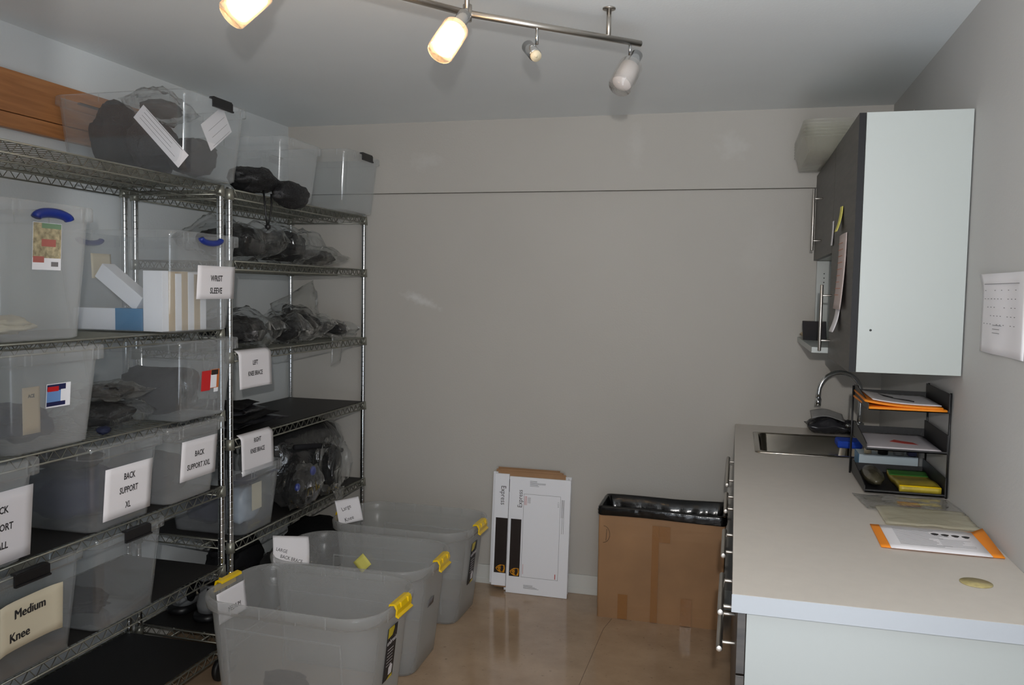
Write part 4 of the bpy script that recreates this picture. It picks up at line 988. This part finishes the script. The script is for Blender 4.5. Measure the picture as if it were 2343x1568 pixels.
# behind the tray
t = thing('tissue_box', 'pale blue and white glove box behind the letter tray', 'box', (.565, 3.315, ZC))
obj('box', G().box(-.115, .085, -.055, .055, 0, .047).box(-.1155, -.113, -.0552, .0552, .0, .0472, 1), [m_bluebox, m_teal], t, bevel=.001)
obj('torn_opening', G().loft([rr(.05, .014, .013, .0472, cy=.03), rr(.05, .014, .013, .0482, cy=.03)]), m_white, t)
zz = ZC+.0490
t = thing('jar', 'black-lidded dark jar on the glove box', 'jar', (.535, 3.282, zz)); obj('jar_body', G().lathe([(.018, 0), (.019, .05)], 18), m_black, t)
obj('lid', G().lathe([(.02, .0505), (.02, .06)], 18), m_dkbag, t)
tag(obj('cup', G().lathe([(.018, 0), (.022, .052), (.0205, .052), (.017, .003)], 20), m_foil), 'shiny silver cup on the glove box', 'cup').location = (.588, 3.285, zz)
tag(obj('bottle', G().lathe([(.013, 0), (.013, .03), (.006, .038), (.006, .048)], 16), m_cream), 'little cream bottle on the glove box', 'bottle').location = (.483, 3.28, zz)
tag(obj('carton', G().box(-.014, .014, -.02, .02, 0, .045), m_navyp, bevel=.001), 'small navy carton on the glove box\'s right end', 'carton').location = (.632, 3.285, zz)
tag(obj('sponge', G().box(-.048, .048, -.055, .055, 0, .03), m_sponge, bevel=.008), 'blue sponge at the right rim of the sink', 'sponge').location = (.463, 3.655, .9205)
# grey packet behind the sink
t = thing('plastic_packet', 'grey plastic packet slumped behind the sink at the back wall', 'packet', (.465, 4.03, ZC+.002))
gp = pillow(G(), (-.02, 0, .04), .24, .16, .065, 95, amp=.4); lo_ = min(v[2] for v in gp.v); gp.v = [(a, b_, c-lo_) for a, b_, c in gp.v]; obj('dark_film', gp, m_dkbag, t)
obj('silver_sheet', G().sheet(.16, .14, 12, 8, lambda u, v: (-.12+.14*u, -.055+.11*v, .088+.012*math.sin(u*4)-.02*(1-v)), .001), m_foil, t)
# flat things on the worktop
t = thing('plastic_sleeve', 'clear plastic bag with an orange print lying below the letter tray', 'plastic bag', (.52, 2.70, ZC))
obj('sleeve', G().sheet(.265, .19, 20, 14, lambda u, v: (-.14+.272*u+.02*(.5-v), -.10+.19*v, .006+.003*noise.noise(Vector((u*4, v*4, 1)))), .0015), m_film2, t)
obj('orange_print', G().sheet(.05, .03, 4, 4, lambda u, v: (-.03+.06*u, -.02+.05*v, .0035), .0008), m_orp, t)
t = thing('plastic_sleeve', 'cream plastic bag lying between the clear bag and the orange folder', 'plastic bag', (.54, 2.55, ZC))
obj('sleeve', G().sheet(.24, .17, 20, 14, lambda u, v: (-.125+.235*u-.03*(1-v)*0, -.105+.19*v, .0075+.006*abs(noise.noise(Vector((u*3, v*5, 4))))+.0*u), .005), plastic('cream_film', (214, 208, 186), .5, .2, 1, bump=.2, bscale=9), t)
t = thing('folder', 'orange folder holding a printed sheet, lying on the worktop', 'folder', (.52, 2.325, ZC), (0, 0, -.02))
obj('folder_cover', G().sheet(.29, .22, 12, 8, lambda u, v: (-.15+.275*u+.02*(.5-v)*0, -.11+.215*v, .003+(.035*max(0, u-.9)*10*v*.4)), .0018), m_orange, t)
pp = obj('printed_sheet', G().sheet(.24, .21, 6, 6, lambda u, v: (-.128+.225*u, -.118+.215*v, .005), .0012), m_paper, t)
g = G(); lines(g, -.10, .03, .07, 14, .011, .0052, th=.0022, seed=12, rag=.5)
lines(g, .0, .085, .0, 6, .012, .0052, th=.0016, seed=13, rag=.5)
obj('print', g, m_greyink, pp)
g = G()
for i in range(4): g.prism([(.0+i*.024+.009*math.cos(a)*(1+.3*math.sin(3*a)), .045-.006*i*.3+.011*math.sin(a)) for a in [k*PI/5 for k in range(10)]], .0052, .0056)
obj('dark_stamps', g, m_ink, pp)
tag(obj('desk_disc', G().lathe([(.033, 0), (.033, .0012), (.0, .0014)], 32), m_stick), 'round olive-gold disc stuck near the worktop\'s near edge', 'sticker').location = (.528, 2.005, ZC)
# paper on the right wall
t = thing('wall_notice', 'white printed sheet pinned to the right wall, top corner curling', 'notice', (XR-.001, 2.37, 1.50))
def nf(u, v): return (-.19+.38*u, -.105+.21*v, .002+.02*max(0, (.18-(1-v)-u*.3))*5*(1-u)*.5+.004*math.sin(u*5)**2)
obj('sheet', G().sheet(.38, .21, 16, 10, nf, .0006), m_paper, t).rotation_euler = (PI/2, 0, -PI/2)
g = G(); rn = random.Random(5)
for i in range(10):
    xx = -.14+i*.028
    for k in range(5):
        if rn.random() < .75: g.box(xx, xx+.008, .06-k*.022, .062-k*.022, .0075, .0078)
g.box(-.15, .14, .077, .0785, .0075, .0078)
lines(g, -.06, .02, -.03, 3, .01, .0075, th=.0014)
obj('print', g, m_greyink, t).rotation_euler = (PI/2, 0, -PI/2)

# ------------------------------------------------------------------ track light
t = thing('track_light', 'brushed steel spotlight bar on the ceiling with one glowing lamp', 'track light', (-.76, 2.27, H))
def L_(x, y, z): return (x+.76, y-2.27, z-H)
A, B = (-.757, 2.28, 2.312), (-.316, 2.665, 2.312)
C_ = (-1.12, 1.80, 2.312)
obj('bar', G().tube([L_(*A), L_(*B)], .0098, 12).tube([L_(*A), L_(*C_)], .0098, 12), m_steel, t)
for p in ((-.405, 2.587), (-.755, 2.27), (-1.0, 1.95)): obj('ceiling_mount', G().tube([L_(p[0], p[1], 2.306), L_(p[0], p[1], H-.004)], .0075, 12).lathe([(.02, -.004), (.02, 0)], 16, c=L_(p[0], p[1], H)), m_steel, t)
obj('joint', G().tube([L_(-.757, 2.28, 2.29), L_(-.757, 2.28, 2.335)], .013, 14), m_steel, t)
def lamp(px, py, top, axis, shade, lit=False, name='spot_head'):
    ax = Vector(axis).normalized(); top = Vector(top)
    s = obj(name, G().tube([L_(px, py, 2.31), L_(px, py, top.z+.01)], .005, 10).tube([L_(*(top-ax*.0)), L_(*(top+ax*.004)), L_(*(top+ax*.066)), L_(*(top+ax*.07))], [.012, .0185, .0185, .017], 20), m_chrome if not shade is None else m_steel, t)
    if shade:
        p0 = top+ax*.058; p1 = top+ax*.165
        q = ax.orthogonal().normalized()
        obj('glass_shade', G().tube([L_(*p0), L_(*(p0+ax*.004)), L_(*(p0+ax*.007)), L_(*(p1-ax*.001)), L_(*p1), L_(*(p1-ax*.002)), L_(*(p0+ax*.008))], [.02, .033, .036, .036, .0345, .0325, .0325], 24, cap=False), m_glassl, s)
        obj('diffuser', G().tube([L_(*(top+ax*.0705)), L_(*(top+ax*.073)), L_(*(top+ax*.075)), L_(*(p1-ax*.020)), L_(*(p1-ax*.018))], [.02, .028, .03, .03, .027], 24), m_lit if lit else m_frost, s)
    else:
        obj('lamp_holder', G().tube([L_(*(top+ax*.068)), L_(*(top+ax*.078))], [.0165, .0155], 20).tube([L_(*(top+ax*.078)), L_(*(top+ax*.0785))], .004, 8), m_cream, s)
lamp(-.745, 2.235, (-.728, 2.175, 2.275), (-.16, -.50, -.62), True, True)
lamp(-.59, 2.425, (-.612, 2.40, 2.248), (.54, -.67, -.62), False)
lamp(-.345, 2.64, (-.318, 2.60, 2.262), (-.17, -.55, -.60), True)
lamp(-1.08, 1.85, (-1.08, 1.82, 2.275), (-.3, -.5, -.6), True, True)
